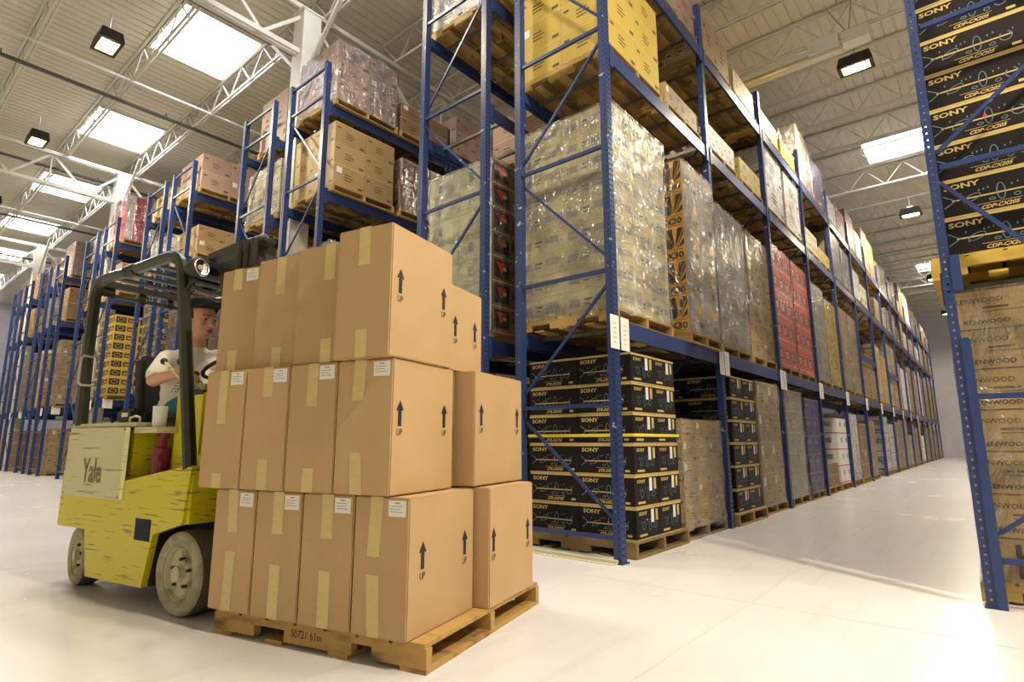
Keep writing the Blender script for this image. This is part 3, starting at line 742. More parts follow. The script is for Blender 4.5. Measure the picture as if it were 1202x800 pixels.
# E
slot(4,0,0,3,'pink',.78,2,2,2,None,ly=1.2); slot(4,0,0,2,'tan',.62,2,2,2,None); slot(4,0,1,2,'tan',.7,2,2,2,None)
slot(4,0,0,1,'brown',1.9,2,2,6,'c'); slot(4,0,1,1,'yellow',1.9,2,2,6,None)
slot(4,0,0,0,'brown',1.2,2,2,4,None); slot(4,0,1,0,'tan',1.5,2,2,4,'t')
slot(5,0,0,2,'bright',.8,2,2,3,'c'); slot(5,0,0,1,'crate',2.0,2,2,8,'c'); slot(5,0,0,0,'tan',1.4,2,2,4,None); slot(5,0,0,3,'yellow',.5,2,2,2,None)
# G
slot(6,0,0,3,'whitered',1.25,2,2,5,'c',var=1,ly=1.18); slot(6,0,1,3,'whitered',1.0,2,2,4,None,var=1)
slot(6,0,0,2,'pink',.8,2,2,3,None); slot(6,0,0,1,'crate',2.1,2,2,9,None); slot(6,0,0,0,'silver',1.1,2,2,3,'c')
slot(6,0,1,1,'yellow',1.8,2,2,6,None)
slot(7,0,0,2,'brown',.8,2,2,3,None); slot(7,0,0,1,'silver',1.9,2,2,6,'c'); slot(7,0,0,0,'brown',1.4,2,2,4,None); slot(7,0,0,3,'pink',.6,2,2,2,'c')
# I, J, K, L
slot(8,0,0,3,'pink',1.1,2,2,3,'c'); slot(8,0,0,2,'brown',1.0,2,2,2,None); slot(8,0,0,1,'tan',2.0,2,2,7,'c'); slot(8,0,0,0,'tan',1.3,2,2,3,'t'); slot(8,0,1,1,'silver',1.8,2,2,5,'c'); slot(8,0,1,3,'pink',1.0,2,2,3,None)
slot(9,0,0,3,'brown',1.0,2,2,3,None); slot(9,0,0,2,'silver',1.0,2,2,3,'c'); slot(9,0,0,1,'tan',1.9,2,2,6,None); slot(9,0,0,0,'brown',1.2,2,2,3,None)
slot(10,0,0,3,'brown',.9,2,2,2,None); slot(10,0,0,2,'tan',1.0,2,2,3,'t'); slot(10,0,0,1,'silver',2.0,2,2,6,'c'); slot(10,0,0,0,'brown',1.3,2,2,3,None)
slot(11,0,0,3,'pink',1.0,2,2,3,None); slot(11,0,0,2,'bright',.9,2,2,3,'c'); slot(11,0,0,1,'silver',1.9,2,2,6,'c'); slot(11,0,0,0,'tan',1.2,2,2,3,None)
for row in range(2,12):
    for lvl in range(4):
        for s_ in (0,1):
            if row >= 6 and lvl in (0,2) : continue
            st = rnd.choice(['tan','brown','pink','silver']); H = {0:1.4,1:1.8,2:1.0,3:.9}[lvl]
            slot(row,1,s_,lvl,st,H,2,2,3,None)
# --- right-hand rack (R)
yR = 4.74
rr = empty('pallet_rack', (-.15, yR, 0)); tag(rr, 'blue pallet rack at the right edge with a guarded perforated post', 'rack', 'blue pallet racks')
# frame posts: aisle post nearest, brace pattern of its own
ZR = [.28,1.28,2.86,3.95,4.92,6.1,6.82]
for k in range(4): frame(rr, 0, -1, k*PITCH, k < 1, zs=ZR)
pg = MB().prism([(0,0),(.05,0),(.05,1.64),(.042,1.66),(0,1.66)], (.052,-.062,0),(1,0,0),(0,0,1),(0,.03,0), BLUE)
pg.build('post_guard', rr)
MB().box((.052,-.058,1.98),(.105,.03,2.22), BLUE).build('end_connector', rr)
# nearest post: folded sheet with real punched holes
pm = MB(); z = 0; W_ = .055
pm.box((0,-.05,0),(.004,.045,RH), BLUE); pm.box((W_-.004,-.05,0),(W_,.045,RH), BLUE)
pm.box((.004,-.05,0),(.021,-.046,RH), BLUE); pm.box((.033,-.05,0),(W_-.004,-.046,RH), BLUE)
pm.box((.021,-.05,0),(.033,-.046,.045), BLUE); z = .045
while z < RH-.06: pm.box((.021,-.05,z+.014),(.033,-.046,z+.052), BLUE); z += .052
pm.box((-.01,-.06,0),(.09,.06,.01), BLUE)
fr0 = [o for o in rr.children if o.name.startswith('upright_frame')][0]
old = [o for o in fr0.children if o.name.startswith('post') and abs(o.location.x) < .01][0]; old.data = pm.mesh('post')
for k in range(3):
    for z in (2.10, 4.8, 6.25):
        place('beam', beam_mesh(-1), rr, (0,(k+.5)*PITCH,z)); place('beam', beam_mesh(1), rr, (DEP,(k+.5)*PITCH,z))
        for dy in (-.95,-.32,.32,.95): place('support_bar', bar_mesh(), rr, (DEP/2,(k+.5)*PITCH+dy,z))
YW = mat('yellow_pallet_wood', (.62,.42,.06), .6, c2=(.35,.22,.05), scale=4, stretch=(1,3,3), bump=.2)
load(.50, yR+.66, 2.10, 1.24, 1.0, 2.22, 2,2,8, 'sony', 'raised stack, right-hand rack', ph=.16, loose=True, seed=9, var=10, pl=(1.42,1.1), wood=YW, woodx=YW, group='black printed cartons raised in the right rack', jitter=.002)
# lower load: cartons with the maker's lettering, in film
def ken_mesh(dx, dy, dz, big=False):
    mb = MB(); mb.box((-dx/2+.002,-dy/2,0),(dx/2-.002,dy/2,dz-.002), STYLE['tan'])
    for s_, F in faces(mb, dx-.004, dy, dz).items():
        w = dx if s_ in 'SN' else dy
        if s_ == 'T': continue
        F.rect(0, dz*.965, w, dz, INKB)
        if big: F.text('K', w*.14, dz*.1, w*.10, dz*.75, INK, .04)
        else:
            F.text('KENWOOD', w*.03, dz*.66, w*.21, dz*.12, INKB, .01); F.rect(w*.15, dz*.42, w*.34, dz*.44, INKB)
            F.rect(w*.15, dz*.5, w*.26, dz*.55, INKB); F.text('KENWOOD', w*.06, dz*.12, w*.20, dz*.11, INK, .02)
        F.rect(w*.58, dz*.45, w*.68, dz*.88, PAPER)
        for q in range(5): F.rect(w*(.59+.016*q), dz*.55, w*(.597+.016*q), dz*.75, INK, .0006)
    return mb.mesh('carton')
wl = empty('wrapped_load', (.455, yR+.66, .13)); tag(wl, 'film-wrapped tan carton load on the floor in the right-hand rack', 'pallet load')
kb = ken_mesh(1.20, .5, .27, True); km = ken_mesh(1.20, .5, .272)
for j in (0,1):
    for k in range(7): place('carton', kb if k == 0 else km, wl, (0, -.25+.5*j, k*.268))
place('stretch_wrap', wrap_mesh(1.20,1.0,7*.268,FILMT,3), wl)
pallet((.455, yR+.66, 0), 1.26, 1.06, .13, 'wooden pallet under the wrapped floor load in the right-hand rack')
for (y_, n_) in ((yR+1.9,'second'),(yR+3.2,'third'),(yR+4.4,'fourth')):
    for z_, ln in ((0,'on the floor'),(2.10,'on its first beams'),(4.8,'on its second beams')):
        load(.44, y_, z_, 1.2, 1.0, 1.7 if z_ < 4 else 1.0, 2,2,4, 'tan', '%s load back %s, right-hand rack' % (n_, ln), 't', seed=int(y_*10+z_))
gr_ = MB().box((-3.55,4.335,0),(-2.50,4.375,.035), mat('pale_steel_rail',(.55,.52,.38),.5)).box((-3.55,4.30,0),(-2.50,4.335,.008), MATS['pale_steel_rail'])
tag(gr_.build('guide_rail'), 'pale steel guide rail on the floor before the nearest end frame', 'rail')
# strap round the third tier
sx0, sx1, sy0, sy1, sz = -3.69, -2.49, 4.70, 5.66, .14+3.28*.28
YST = mat('yellow_strap', (.80,.66,.03), .4)
st = MB(); t = .004; hh = .014
st.box((sx0,sy0-t,sz-hh),(sx1,sy0,sz+hh), YST); st.box((sx1,sy0-t,sz-hh),(sx1+t,sy1+t,sz+hh), YST); st.box((sx0,sy1,sz-hh),(sx1,sy1+t,sz+hh), YST); st.box((sx0-t,sy0-t,sz-hh),(sx0,sy1+t,sz+hh), YST)
tag(st.build('strap'), 'yellow strap round the fourth tier of the first black carton stack', 'strap')
# ================================================================== TRUCK LOAD
PA = R(14.1); PO = Vector((-2.012,1.829,0)); PM = Matrix.Translation(PO) @ Matrix.Rotation(PA,4,'Z')
PLX, PLY, PH = 1.36, 1.25, .125
def pal_world(u,v,z=0): return PM @ Vector((u,v,z))
# the lifted pallet: stringers along u
pr_ = empty('wooden_pallet', pal_world(-PLX/2, PLY/2, 0), PA); tag(pr_, 'stained wooden pallet carried by the yellow fork truck, under the big cartons', 'pallet')
dk = MB(); n = 7
for i_ in range(n):
    a = -PLX/2+i_*PLX/n; dk.box((a+.01,-PLY/2,PH-.02),(a+PLX/n-.01,PLY/2,PH), WOODS)
dk.build('deck_boards', pr_)
bb = MB()
for a,w_ in ((-PLX/2,.14),(-.3,.12),(.12,.12),(PLX/2-.14,.14)): bb.box((a,-PLY/2,0),(a+w_,PLY/2,.02), WOODS)
bb.build('bottom_boards', pr_)
for q in (-1,0,1):
    sb = MB(); t = .045
    sb.box((-PLX/2,-t/2,.075),(PLX/2,t/2,PH-.02), WOODS)
    for a,b in ((-PLX/2,-PLX/2+.30),(-.17,.26),(PLX/2-.30,PLX/2)): sb.box((a,-t/2,.02),(b,t/2,.075), WOODS)
    if q == -1:
        F = Face(sb, (-PLX/2,-t/2,0),(1,0,0),(0,0,1)); F.text('S0721 61m', .56, .052, .20, .036, INK, .0)
    sb.build('stringer', pr_, (0,q*(PLY/2-t/2),0))
def bev_box(mb, a, b, r, m):
    bm = bmesh.new(); bmesh.ops.create_cube(bm, size=1)
    c = (Vector(a)+Vector(b))/2; s_ = Vector(b)-Vector(a)
    for v in bm.verts: v.co = Vector((v.co.x*s_.x, v.co.y*s_.y, v.co.z*s_.z))+c
    bmesh.ops.bevel(bm, geom=bm.edges[:], offset=r, segments=2, affect='EDGES')
    bm.verts.index_update(); mb.add([v.co.copy() for v in bm.verts], [tuple(v.index for v in f.verts) for f in bm.faces], m); bm.free()
def arrow(F, a, b, s_=1.0, up=True):
    F.rect(a-.014*s_, b, a+.014*s_, b+.085*s_, INK); F.poly([(a-.030*s_,b+.075*s_),(a+.030*s_,b+.075*s_),(a,b+.125*s_)], INK)
    if up: F.text('UP', a-.022*s_, b-.045*s_, .044*s_, .032*s_, INK, .0)
def big_carton(u0,u1,v0,v1,z0,z1,label,yaw=0,tape_top=.3,tape_bot=.22,ta=.5,lab=True,a1=.2,a2=.87,ab=.5,name='carton',skew=0.):
    mb = MB(); w, d, h = u1-u0, v1-v0, z1-z0
    bev_box(mb, (-w/2,-d/2,0),(w/2,d/2,h), .006, KRAFT)
    o = place('carton', None, None) if False else None
    body = mb
    FS = faces(body, w, d, h)
    E_ = FS['E']; arrow(E_, d*a1, h*ab); arrow(E_, d*a2, h*ab)
    FS['S'].rect(.004,.0,.008,h,INKB) if False else None
    r = body.build('carton', None, pal_world((u0+u1)/2,(v0+v1)/2,z0), PA+R(yaw))
    tag(r, label, 'carton', 'large kraft cartons on the truck pallet')
    tp = MB(); F = Face(tp, (-w/2,-d/2,0),(1,0,0),(0,0,1)); c = w*ta; tw = .036
    e = .0015
    tp.add([(c-w/2+a_*tw+b_, y_, z_) for (y_,z_,b_) in ((-d/2-e,h-tape_top,-skew),(-d/2-e,h+e,0),(d/2+e,h+e,0),(d/2+e,h-.25,0)) for a_ in (-1,1)], [(0,1,3,2),(2,3,5,4),(4,5,7,6)], TAPE)
    t2 = MB(); t2.add([(c-w/2+a_*tw+b_, -d/2-e, z_) for (z_,b_) in ((.002,0),(tape_bot,-skew)) for a_ in (-1,1)], [(0,1,3,2)], TAPE); t2.build('sealing_tape', r)
    tp.build('sealing_tape', r)
    if lab:
        lb = MB(); F = Face(lb, (-w/2,-d/2,0),(1,0,0),(0,0,1)); a0 = w-.012-.105; b0 = h-.085
        F.rect(a0, b0, a0+.10, b0+.072, PAPER, .0015)
        F.rect(a0+.035,b0+.058,a0+.065,b0+.064,GREYINK,.002)
        for q in range(3): F.rect(a0+.01,b0+.045-.013*q,a0+.08-.012*(q%2),b0+.048-.013*q,GREYINK,.002)
        lb.build('shipping_label', r)
    return r
colw = ['far left','centre left','centre right','corner']
B0 = [-1.395,-1.075,-.745,-.41,-.085]
for k in range(4):
    big_carton(B0[k]+.004,B0[k+1]-.004,-.03,.565,PH,.745,'large taped kraft carton, bottom tier, near row, %s' % colw[k], tape_top=[.22,.21,.21,.27][k], tape_bot=[.30,.26,.26,.27][k], ta=[.45,.5,.5,.42][k], skew=[-.01,.0,0,.015][k], a1=.19,a2=.84,ab=.47)
    big_carton(B0[k]+.09,B0[k+1]+.085,.585,1.165,PH,.75,'large taped kraft carton, bottom tier, rear row, %s' % colw[k], lab=False, a1=.08,a2=.86,ab=.46)
B1 = [-1.53,-1.2,-.87,-.54,-.19]
for k in range(4):
    big_carton(B1[k]+.004,B1[k+1]-.002,-.05,.50,.75,1.402,'large taped kraft carton, middle tier, near row, %s' % colw[k], tape_top=[.30,.16,.22,.20][k], tape_bot=[.08,.16,.12,.20][k], ta=[.46,.52,.5,.42][k], skew=[.0,0,0,.012][k], a1=.11,a2=.83,ab=.50)
    big_carton(B1[k]+.11,B1[k+1]+.105,.56,1.19,.757,1.40,'large taped kraft carton, middle tier, rear row, %s' % colw[k], lab=False, a1=.12,a2=.88,ab=.52)
B2 = [(-1.575,-1.245,.03,2.035),(-1.235,-.905,.01,2.05),(-.88,-.56,-.03,2.055),(-.53,-.185,-.10,2.075)]
for k,(a,b,v0,zt) in enumerate(B2):
    big_carton(a,b,v0,v0+.56,1.405,zt,'large taped kraft carton, top tier, near row, %s' % colw[k], tape_top=[.13,.22,.20,.20][k], tape_bot=[.13,.12,.13,.14][k], ta=[.42,.55,.72,.5][k], skew=[.0,0,0,-.0][k], lab=(k==0), a1=.13,a2=.84,ab=.48)
for k in range(4):
    a = B1[k]-.0
    big_carton(a-.01,B1[k+1]-.02,.46,.86,1.403,1.91,'large taped kraft carton, top tier, rear row, %s' % colw[k], lab=False, a1=.2,a2=.78,ab=.40)
# ================================================================== FORK TRUCK
TA = R(9); TO = Vector((-3.68,1.465,0))
tk = empty('fork_truck', TO, TA); tag(tk, 'scuffed yellow fork truck carrying the pallet of big cartons', 'forklift')
TW = .95
def slab(poly, v, t, m, name):   # profile in (u,z) extruded along v
    return MB().prism(poly, (0,v,0),(1,0,0),(0,0,1),(0,t,0), m).build(name, tk)
prof = [(-1.665,.41),(-1.25,.41),(-1.17,.11),(-.46,.12),(-.385,.44),(-.083,.52),(-.033,.855),(-.15,.85),(-.79,.75),(-1.665,.80)]
def slab_tri(poly, v, t, m, name):
    bm = bmesh.new(); vs = [bm.verts.new((a,v,b)) for a,b in poly]; f = bm.faces.new(vs)
    ex = bmesh.ops.extrude_face_region(bm, geom=[f]); 
    for e in ex['geom']:
        if isinstance(e, bmesh.types.BMVert): e.co.y += t
    bmesh.ops.recalc_face_normals(bm, faces=bm.faces[:]); bmesh.ops.triangulate(bm, faces=bm.faces[:])
    me = bpy.data.meshes.new(name); bm.to_mesh(me); bm.free(); me.materials.append(m); return place(name, me, tk)
slab_tri(prof, 0, .04, YEL, 'side_skirt'); slab_tri(prof, TW-.04, .04, YEL, 'side_skirt')
MB().box((-.59,-.004,.395),(-.415,.002,.525), HOLE).build('step_opening_shade', tk)  # flat dark plate, shade of the opening put into its colour
# counterweight with rounded rear
cw = MB(); pts = []
for k in range(7):
    t = R(90*k/6); pts.append((-1.66-.10*math.sin(t)+.0, .10-.10*math.cos(t)+.04-.04))
poly = [(-.80,.04),(-1.62,.04)]+[(-1.62-.12*math.sin(R(15*k)), .16-.12*math.cos(R(15*k))) for k in range(1,7)]+[(-1.62-.12*math.cos(R(15*k)), TW-.16+.12*math.sin(R(15*k))) for k in range(0,6)]+[(-1.62,TW-.04),(-.80,TW-.04)]
cw.prism(poly[::-1], (0,0,.41),(1,0,0),(0,1,0),(0,0,.68), YEL); cw.build('counterweight', tk)
MB().box((-1.24,.05,.12),(-.44,TW-.05,.44), mat('dark_chassis',(.03,.028,.02),.7)).box((-.46,.27,.14),(.08,TW-.27,.5), MATS['dark_chassis']).build('chassis', tk)
# cream side panel, hood
sp = MB(); bev_box(sp, (-1.60,-.022,.625),(-.785,.004,1.105), .006, CREAM)
F = Face(sp, (-1.60,-.022,.625),(1,0,0),(0,0,1)); F.text('Yale', .27, .10, .27, .165, mat('worn_brown_lettering',(.12,.08,.02),.6,c2=(.35,.27,.06),scale=14), .022, lift=.001)
for a,b in ((.02,.02),(.79,.02),(.02,.46),(.79,.46)): F.disc(a,b,.008,.008,INK)
sp.build('side_panel', tk)
hd = MB(); bev_box(hd, (-1.66,.0,1.10),(-.74,TW,1.135), .012, CREAM); hd.build('hood', tk)
eb = MB(); eb.box((-.79,.30,.50),(-.30,TW-.04,1.08), mat('engine_dark',(.06,.045,.03),.6,c2=(.25,.17,.03),scale=6)); eb.build('engine_bay', tk)
# maroon hose and filter in the open recess
MB().tube([(-.60,.12,.80),(-.60,.12,.88),(-.60,.12,.96),(-.60,.12,.975)], [.05,.055,.055,.03], REDM, 14).tube([(-.60,.12,.97),(-.60,.12,1.02),(-.57,.12,1.06),(-.62,.14,1.085),(-.70,.16,1.06)], .028, REDM, 10).tube([(-.64,.10,.90),(-.55,.10,.90)], .03, REDM, 10).build('filter', tk)
# wheels
def wheel(r, w, name, loc, rot, bolts=5):
    o = bpy.data.objects.new(name, None); o.empty_display_size = .1; o.parent = tk; o.location = loc; o.rotation_euler = rot; col.objects.link(o)
    # axis along local z pointing outward (+z)
    t = MB(); t.lathe([(r*.66,w/2-.012),(r*.70,w/2-.004),(r*.90,w/2),(r*.965,w/2-.012),(r*.985,w/2-.02)], TYRE, 48)
    t.lathe([(r*.985,w/2-.02),(r,w/2-.045),(r,-w/2+.03),(r*.96,-w/2),(r*.6,-w/2)], TREAD, 48); t.build('tyre', o, smooth=True)
    h = MB(); h.lathe([(r*.66,w/2-.014),(r*.64,w/2-.02),(r*.60,w/2-.045),(r*.36,w/2-.05),(r*.32,w/2-.03),(r*.20,w/2-.025),(r*.18,w/2+.008),(r*.10,w/2+.012),(.0005,w/2+.012)], HUB, 40); h.build('hub', o, smooth=False)
    for k in range(bolts):
        b = MB()
        a = 2*math.pi*k/bolts+.3; b.tube([(r*.27*math.cos(a)*1.25,r*.27*math.sin(a)*1.25,w/2-.04),(r*.27*math.cos(a)*1.25,r*.27*math.sin(a)*1.25,w/2-.012)], .010, BLK, 6).build('bolt', o)
    return o
wheel(.24, .20, 'front_wheel', (-.09,.10,.24), (R(90),0,0)); wheel(.24, .20, 'front_wheel', (-.09,TW-.10,.24), (R(-90),0,0))
wheel(.205, .14, 'rear_wheel', (-1.47,.13,.205), (R(90),0,R(-10)), 4); wheel(.205, .14, 'rear_wheel', (-1.47,TW-.13,.205), (R(-90),0,R(-10)), 4)
# cowl in front of the driver
cl = MB(); bev_box(cl, (-.56,.16,.84),(-.235,TW-.16,1.325), .015, YELD); cl.box((-.40,.148,1.12),(-.34,.162,1.15), BLK); cl.build('cowl', tk)
MB().box((-.53,.155,.55),(-.07,.20,.92), YEL).box((-.12,.02,.52),(-.04,.20,.86), YEL).build('front_bracket', tk)
# overhead guard: side rails swept from tubes
def bend(pts, n=6):
    out = [Vector(pts[0])]
    for a,b,c in zip(pts, pts[1:], pts[2:]):
        a,b,c = Vector(a),Vector(b),Vector(c); r = .17
        p = b+(a-b).normalized()*r; q = b+(c-b).normalized()*r
        for k in range(n+1):
            t = k/n; out.append(p*(1-t)**2+b*2*t*(1-t)+q*t*t)
    out.append(Vector(pts[-1])); return out
for v in (.03, TW-.03):
    MB().tube(bend([(-.10,v,.84),(-.43,v,2.275),(-1.06,v,2.25)]), .040, OLIVE, 8).build('front_leg', tk, smooth=False)
    MB().tube(bend([(-1.56,v,1.12),(-1.60,v,1.6),(-1.60,v,2.245),(-1.10,v,2.245)]), .040, OLIVE, 8).build('rear_leg', tk, smooth=False)
    MB().tube([(-1.14,v,2.247),(-1.02,v,2.25)], .047, BLK, 8).build('rail_sleeve', tk)
# rear cross plate with oval holes
cp = MB(); zc = 2.20; W0, W1 = .06, TW-.06; hh = .065; cuts = [(.16,.34),(.39,.57),(.62,.80)]
cp.box((-1.60,W0,zc+hh-.03),(-1.585,W1,zc+hh), OLIVE); cp.box((-1.60,W0,zc-hh),(-1.585,W1,zc-hh+.03), OLIVE)
e0 = W0
for a,b in cuts: cp.box((-1.60,e0,zc-hh),(-1.585,a,zc+hh), OLIVE); e0 = b
cp.box((-1.60,e0,zc-hh),(-1.585,W1,zc+hh), OLIVE)
cp.bar((-1.58,W0,zc+.03),(-1.58,W1,zc+.03),.05,.05,OLIVE); cp.build('rear_cross_plate', tk)
for u in (-.55,-.75,-.95,-1.15,-1.35): MB().bar((u,.04,2.235),(u,TW-.04,2.235), .05,.02, OLIVE).build('roof_bar', tk)
MB().bar((-.42,.04,2.19),(-.42,TW-.04,2.19),.04,.06,OLIVE).build('front_cross_bar', tk)
# headlight
hl = bpy.data.objects.new('headlight', None); hl.empty_display_size=.1; hl.parent = tk; hl.location = (-.26,.05,2.14); hl.rotation_euler = (0,R(84),R(12)); col.objects.link(hl)
MB().lathe([(.0005,-.07),(.03,-.07),(.055,-.05),(.07,.0),(.072,.03),(.066,.034)], BLK, 24).build('lamp_shell', hl, smooth=True)
MB().lathe([(.066,.03),(.04,.008),(.012,.0),(.0005,.0)], CHROME, 24).build('reflector', hl, smooth=True)
MB().lathe([(.02,.02),(.012,.034),(.0005,.036)], EYEW, 12).tube([(.055*math.cos(t*.3),.055*math.sin(t*.3),.034) for t in range(21)], .004, STEEL, 6, closed=True).build('bulb_guard', hl)
MB().tube([(-.30,.05,2.09),(-.30,.05,2.02),(-.28,.05,1.99),(-.33,.04,1.97)], .011, BLK, 8).tube([(-.27,.05,2.07),(-.31,.04,2.04),(-.34,.03,2.0)], .012, BLK, 8).build('lamp_bracket', tk)
# seat
se = MB(); bev_box(se, (-1.16,.20,1.135),(-.66,.74,1.20), .03, BLK); se.build('seat_cushion', tk)
sb2 = MB(); bev_box(sb2, (-.06,-.25,0),(.06,.25,.50), .04, BLK); o = sb2.build('backrest', tk, (-1.18,.47,1.16)); o.rotation_euler = (0,R(-10),0)
ar = MB(); bev_box(ar, (-1.22,.10,1.13),(-1.0,.2,1.24), .02, BLK); ar.box((-1.13,.095,1.18),(-1.05,.101,1.21), PAPER); ar.build('seat_side_box', tk)
MB().tube([(-.95,.07,1.135),(-.95,.07,1.17),(-.88,.07,1.18),(-.82,.07,1.17),(-.82,.07,1.135)], .008, CREAM, 6).build('hood_handle', tk)
MB().tube([(-1.52,.05,1.42),(-1.50,-.03,1.42),(-1.50,-.05,1.44),(-1.50,-.05,1.62),(-1.50,-.03,1.64),(-1.54,.05,1.64)], .009, STEEL, 8).build('grab_handle', tk)
# steering
def Mrot(loc, axis):
    z = Vector(axis).normalized(); return Matrix.Translation(Vector(loc)) @ z.to_track_quat('Z','Y').to_matrix().to_4x4()
SM = Mrot((-.47,.46,1.535), (-.45,-.15,1))
sw = MB(); sw.tube([SM@Vector((.17*math.cos(t*math.pi/18),.17*math.sin(t*math.pi/18),0)) for t in range(36)], .014, BLK, 8, closed=True)
for a in (20,140,260): sw.tube([SM@Vector((0,0,-.03)), SM@Vector((.165*math.cos(R(a)),.165*math.sin(R(a)),0))], .010, BLK, 6)
sw.build('steering_wheel', tk, smooth=True)
MB().tube([SM@Vector((0,0,-.02)), SM@Vector((.0,0,-.26))], .025, BLK, 10).build('steering_column', tk)
# levers
for k,(p,q) in enumerate((((-.64,.10,1.545),(-.36,.19,1.30)),((-.60,.19,1.55),(-.34,.25,1.31)),((-.42,.20,1.452),(-.36,.26,1.31)))):
    lv = MB().tube([p,q], .010, CREAM, 8).build('control_lever', tk)
    MB().ell((Vector(p)+Vector((-.01,0,.005))), (.024,.024,.024), BLK, nu=12, nv=8).build('knob', lv, smooth=True)
lb_ = MB(); bev_box(lb_, (-.44,.17,1.30),(-.26,TW-.2,1.345), .01, BLK); lb_.build('dash', tk)
# mast with hoses, carriage and forks
for v in (.24, TW-.24):
    m_ = MB(); s_ = 1 if v < .5 else -1
    m_.box((-.03,v-.05,.10),(.09,v+.05,.12), BLK)
    for dv, zt, uu in ((-.045,2.12,-.03),(.005,2.28,-.01)):
        m_.box((uu,v+dv,.06),(uu+.10,v+dv+.012,zt), BLK); m_.box((uu,v+dv,.06),(uu+.014,v+dv+.04,zt), BLK); m_.box((uu+.086,v+dv,.06),(uu+.10,v+dv+.04,zt), BLK)
    m_.build('mast_rail', tk)
MB().box((.0,.2,2.18),(.07,TW-.2,2.26), BLK).box((.0,.2,1.2),(.07,TW-.2,1.28), BLK).box((.0,.2,.3),(.07,TW-.2,.4), BLK).build('mast_crosshead', tk)
# black moulded hood round the mast head
mh = MB()
def loft(secs, m):
    k0 = len(mh.v); i = mh.mi(m); n_ = len(secs[0])
    for s__ in secs: mh.v += [Vector(p) for p in s__]
    for j in range(len(secs)-1):
        for k in range(n_): mh.f.append((k0+j*n_+k,k0+j*n_+(k+1)%n_,k0+(j+1)*n_+(k+1)%n_,k0+(j+1)*n_+k)); mh.m.append(i)
    mh.f.append(tuple(k0+k for k in range(n_))[::-1]); mh.m.append(i); mh.f.append(tuple(k0+(len(secs)-1)*n_+k for k in range(n_))); mh.m.append(i)
loft([[(-.24,.22,1.98),(.04,.22,1.98),(.04,.34,1.98),(-.24,.34,1.98)],[(-.30,.20,2.22),(.05,.20,2.22),(.05,.38,2.22),(-.30,.38,2.22)],[(-.37,.17,2.25),(.05,.17,2.25),(.05,.40,2.25),(-.37,.40,2.25)],[(-.36,.17,2.29),(.06,.17,2.325),(.06,.40,2.325),(-.36,.40,2.29)]], OLIVE)
mh.build('mast_hood', tk)
for k in range(3): MB().tube([(.0+.07*k,.18,2.0),(.0+.07*k,.18,2.30),(.03+.07*k,.22,2.33),(.03+.07*k,.3,2.30)], .026, BLK, 8).build('hydraulic_hose', tk, smooth=True)
MB().box((.09,.22,.10),(.12,TW-.22,.20), BLK).box((.09,.22,.42),(.12,TW-.22,.5), BLK).box((.09,.26,.10),(.115,.31,1.1), BLK).box((.09,TW-.31,.10),(.115,TW-.26,1.1), BLK).build('carriage', tk)
for v in (.30, .66): MB().box((.12,v-.05,.035),(.15,v+.05,.5), BLK).add([(.15,v-.05,.035),(1.15,v-.04,.035),(1.15,v+.04,.035),(.15,v+.05,.035),(.15,v-.05,.075),(1.15,v-.04,.05),(1.15,v+.04,.05),(.15,v+.05,.075)],[(0,3,2,1),(4,5,6,7),(0,1,5,4),(1,2,6,5),(2,3,7,6),(3,0,4,7)],BLK).build('fork', tk)
# ================================================================== PROPS ON THE TRUCK
cup = MB().lathe([(.0005,0),(.036,0),(.042,.02),(.046,.135),(.046,.14),(.042,.138),(.036,.02)], mat('white_plastic',(.72,.72,.70),.4), 24).build('plastic_cup', None, TO+Matrix.Rotation(TA,3,'Z')@Vector((-.60,.085,1.10)), smooth=True)
MB().box((-.78,.02,1.062),(-.50,.15,1.10), CREAM).build('side_ledge', tk)
cup.location.z = 1.10
tag(cup, 'white plastic cup standing on the truck body beside the driver', 'cup')
# ================================================================== DRIVER
def remesh(mb, voxel, name, mats, smooth_it=6):
    me = mb.mesh(name); o = bpy.data.objects.new('tmp', me); col.objects.link(o)
    md = o.modifiers.new('r','REMESH'); md.mode = 'VOXEL'; md.voxel_size = voxel; md.use_smooth_shade = True
    ms = o.modifiers.new('s','SMOOTH'); ms.iterations = smooth_it; ms.factor = .5
    dg = bpy.context.evaluated_depsgraph_get(); dg.update(); r = bpy.data.meshes.new_from_object(o.evaluated_get(dg)); bpy.data.objects.remove(o)
    r.materials.clear()
    for m in mats: r.materials.append(m)
    r.polygons.foreach_set('use_smooth', [True]*len(r.polygons)); r.polygons.foreach_set('material_index', [0]*len(r.polygons)); return r
def limb(mb, pts, rs, m):
    # dense tapered chain with ball joints
    P = [Vector(p) for p in pts]; out = []; rr_ = []
    for a,b,ra,rb in zip(P,P[1:],rs,rs[1:]):
        for k in range(6): t = k/6; out.append(a.lerp(b,t)); rr_.append(ra+(rb-ra)*t)
    out.append(P[-1]); rr_.append(rs[-1]); mb.tube(out, rr_, m, 14)
    for p, r_ in zip(P, rs): mb.ell(p, (r_,)*3, m, nu=14, nv=10)
pz = bpy.data.objects.new('person', None)
body = MB()
HC = Vector((-.72,.37,1.895)); HR = Matrix.Rotation(R(6),3,'Z') @ Matrix.Rotation(R(4),3,'Y'); S = 1.24
def hp(x,y,z): return HC+HR@(Vector((x,y,z))*S)     # head space: +x face forward, z up
def he(c, r, m=SKIN): body.ell(hp(*c), tuple(a*S for a in r), m, HR, 20, 14)
he((-.012,0,.03),(.098,.076,.092)); he((.028,0,-.035),(.062,.060,.085)); he((.035,0,-.088),(.038,.036,.028))   # skull, face, chin
he((.0,0,-.06),(.058,.058,.05)); he((.088,0,-.022),(.016,.014,.030)); he((.100,0,-.038),(.014,.016,.012))          # jaw, nose
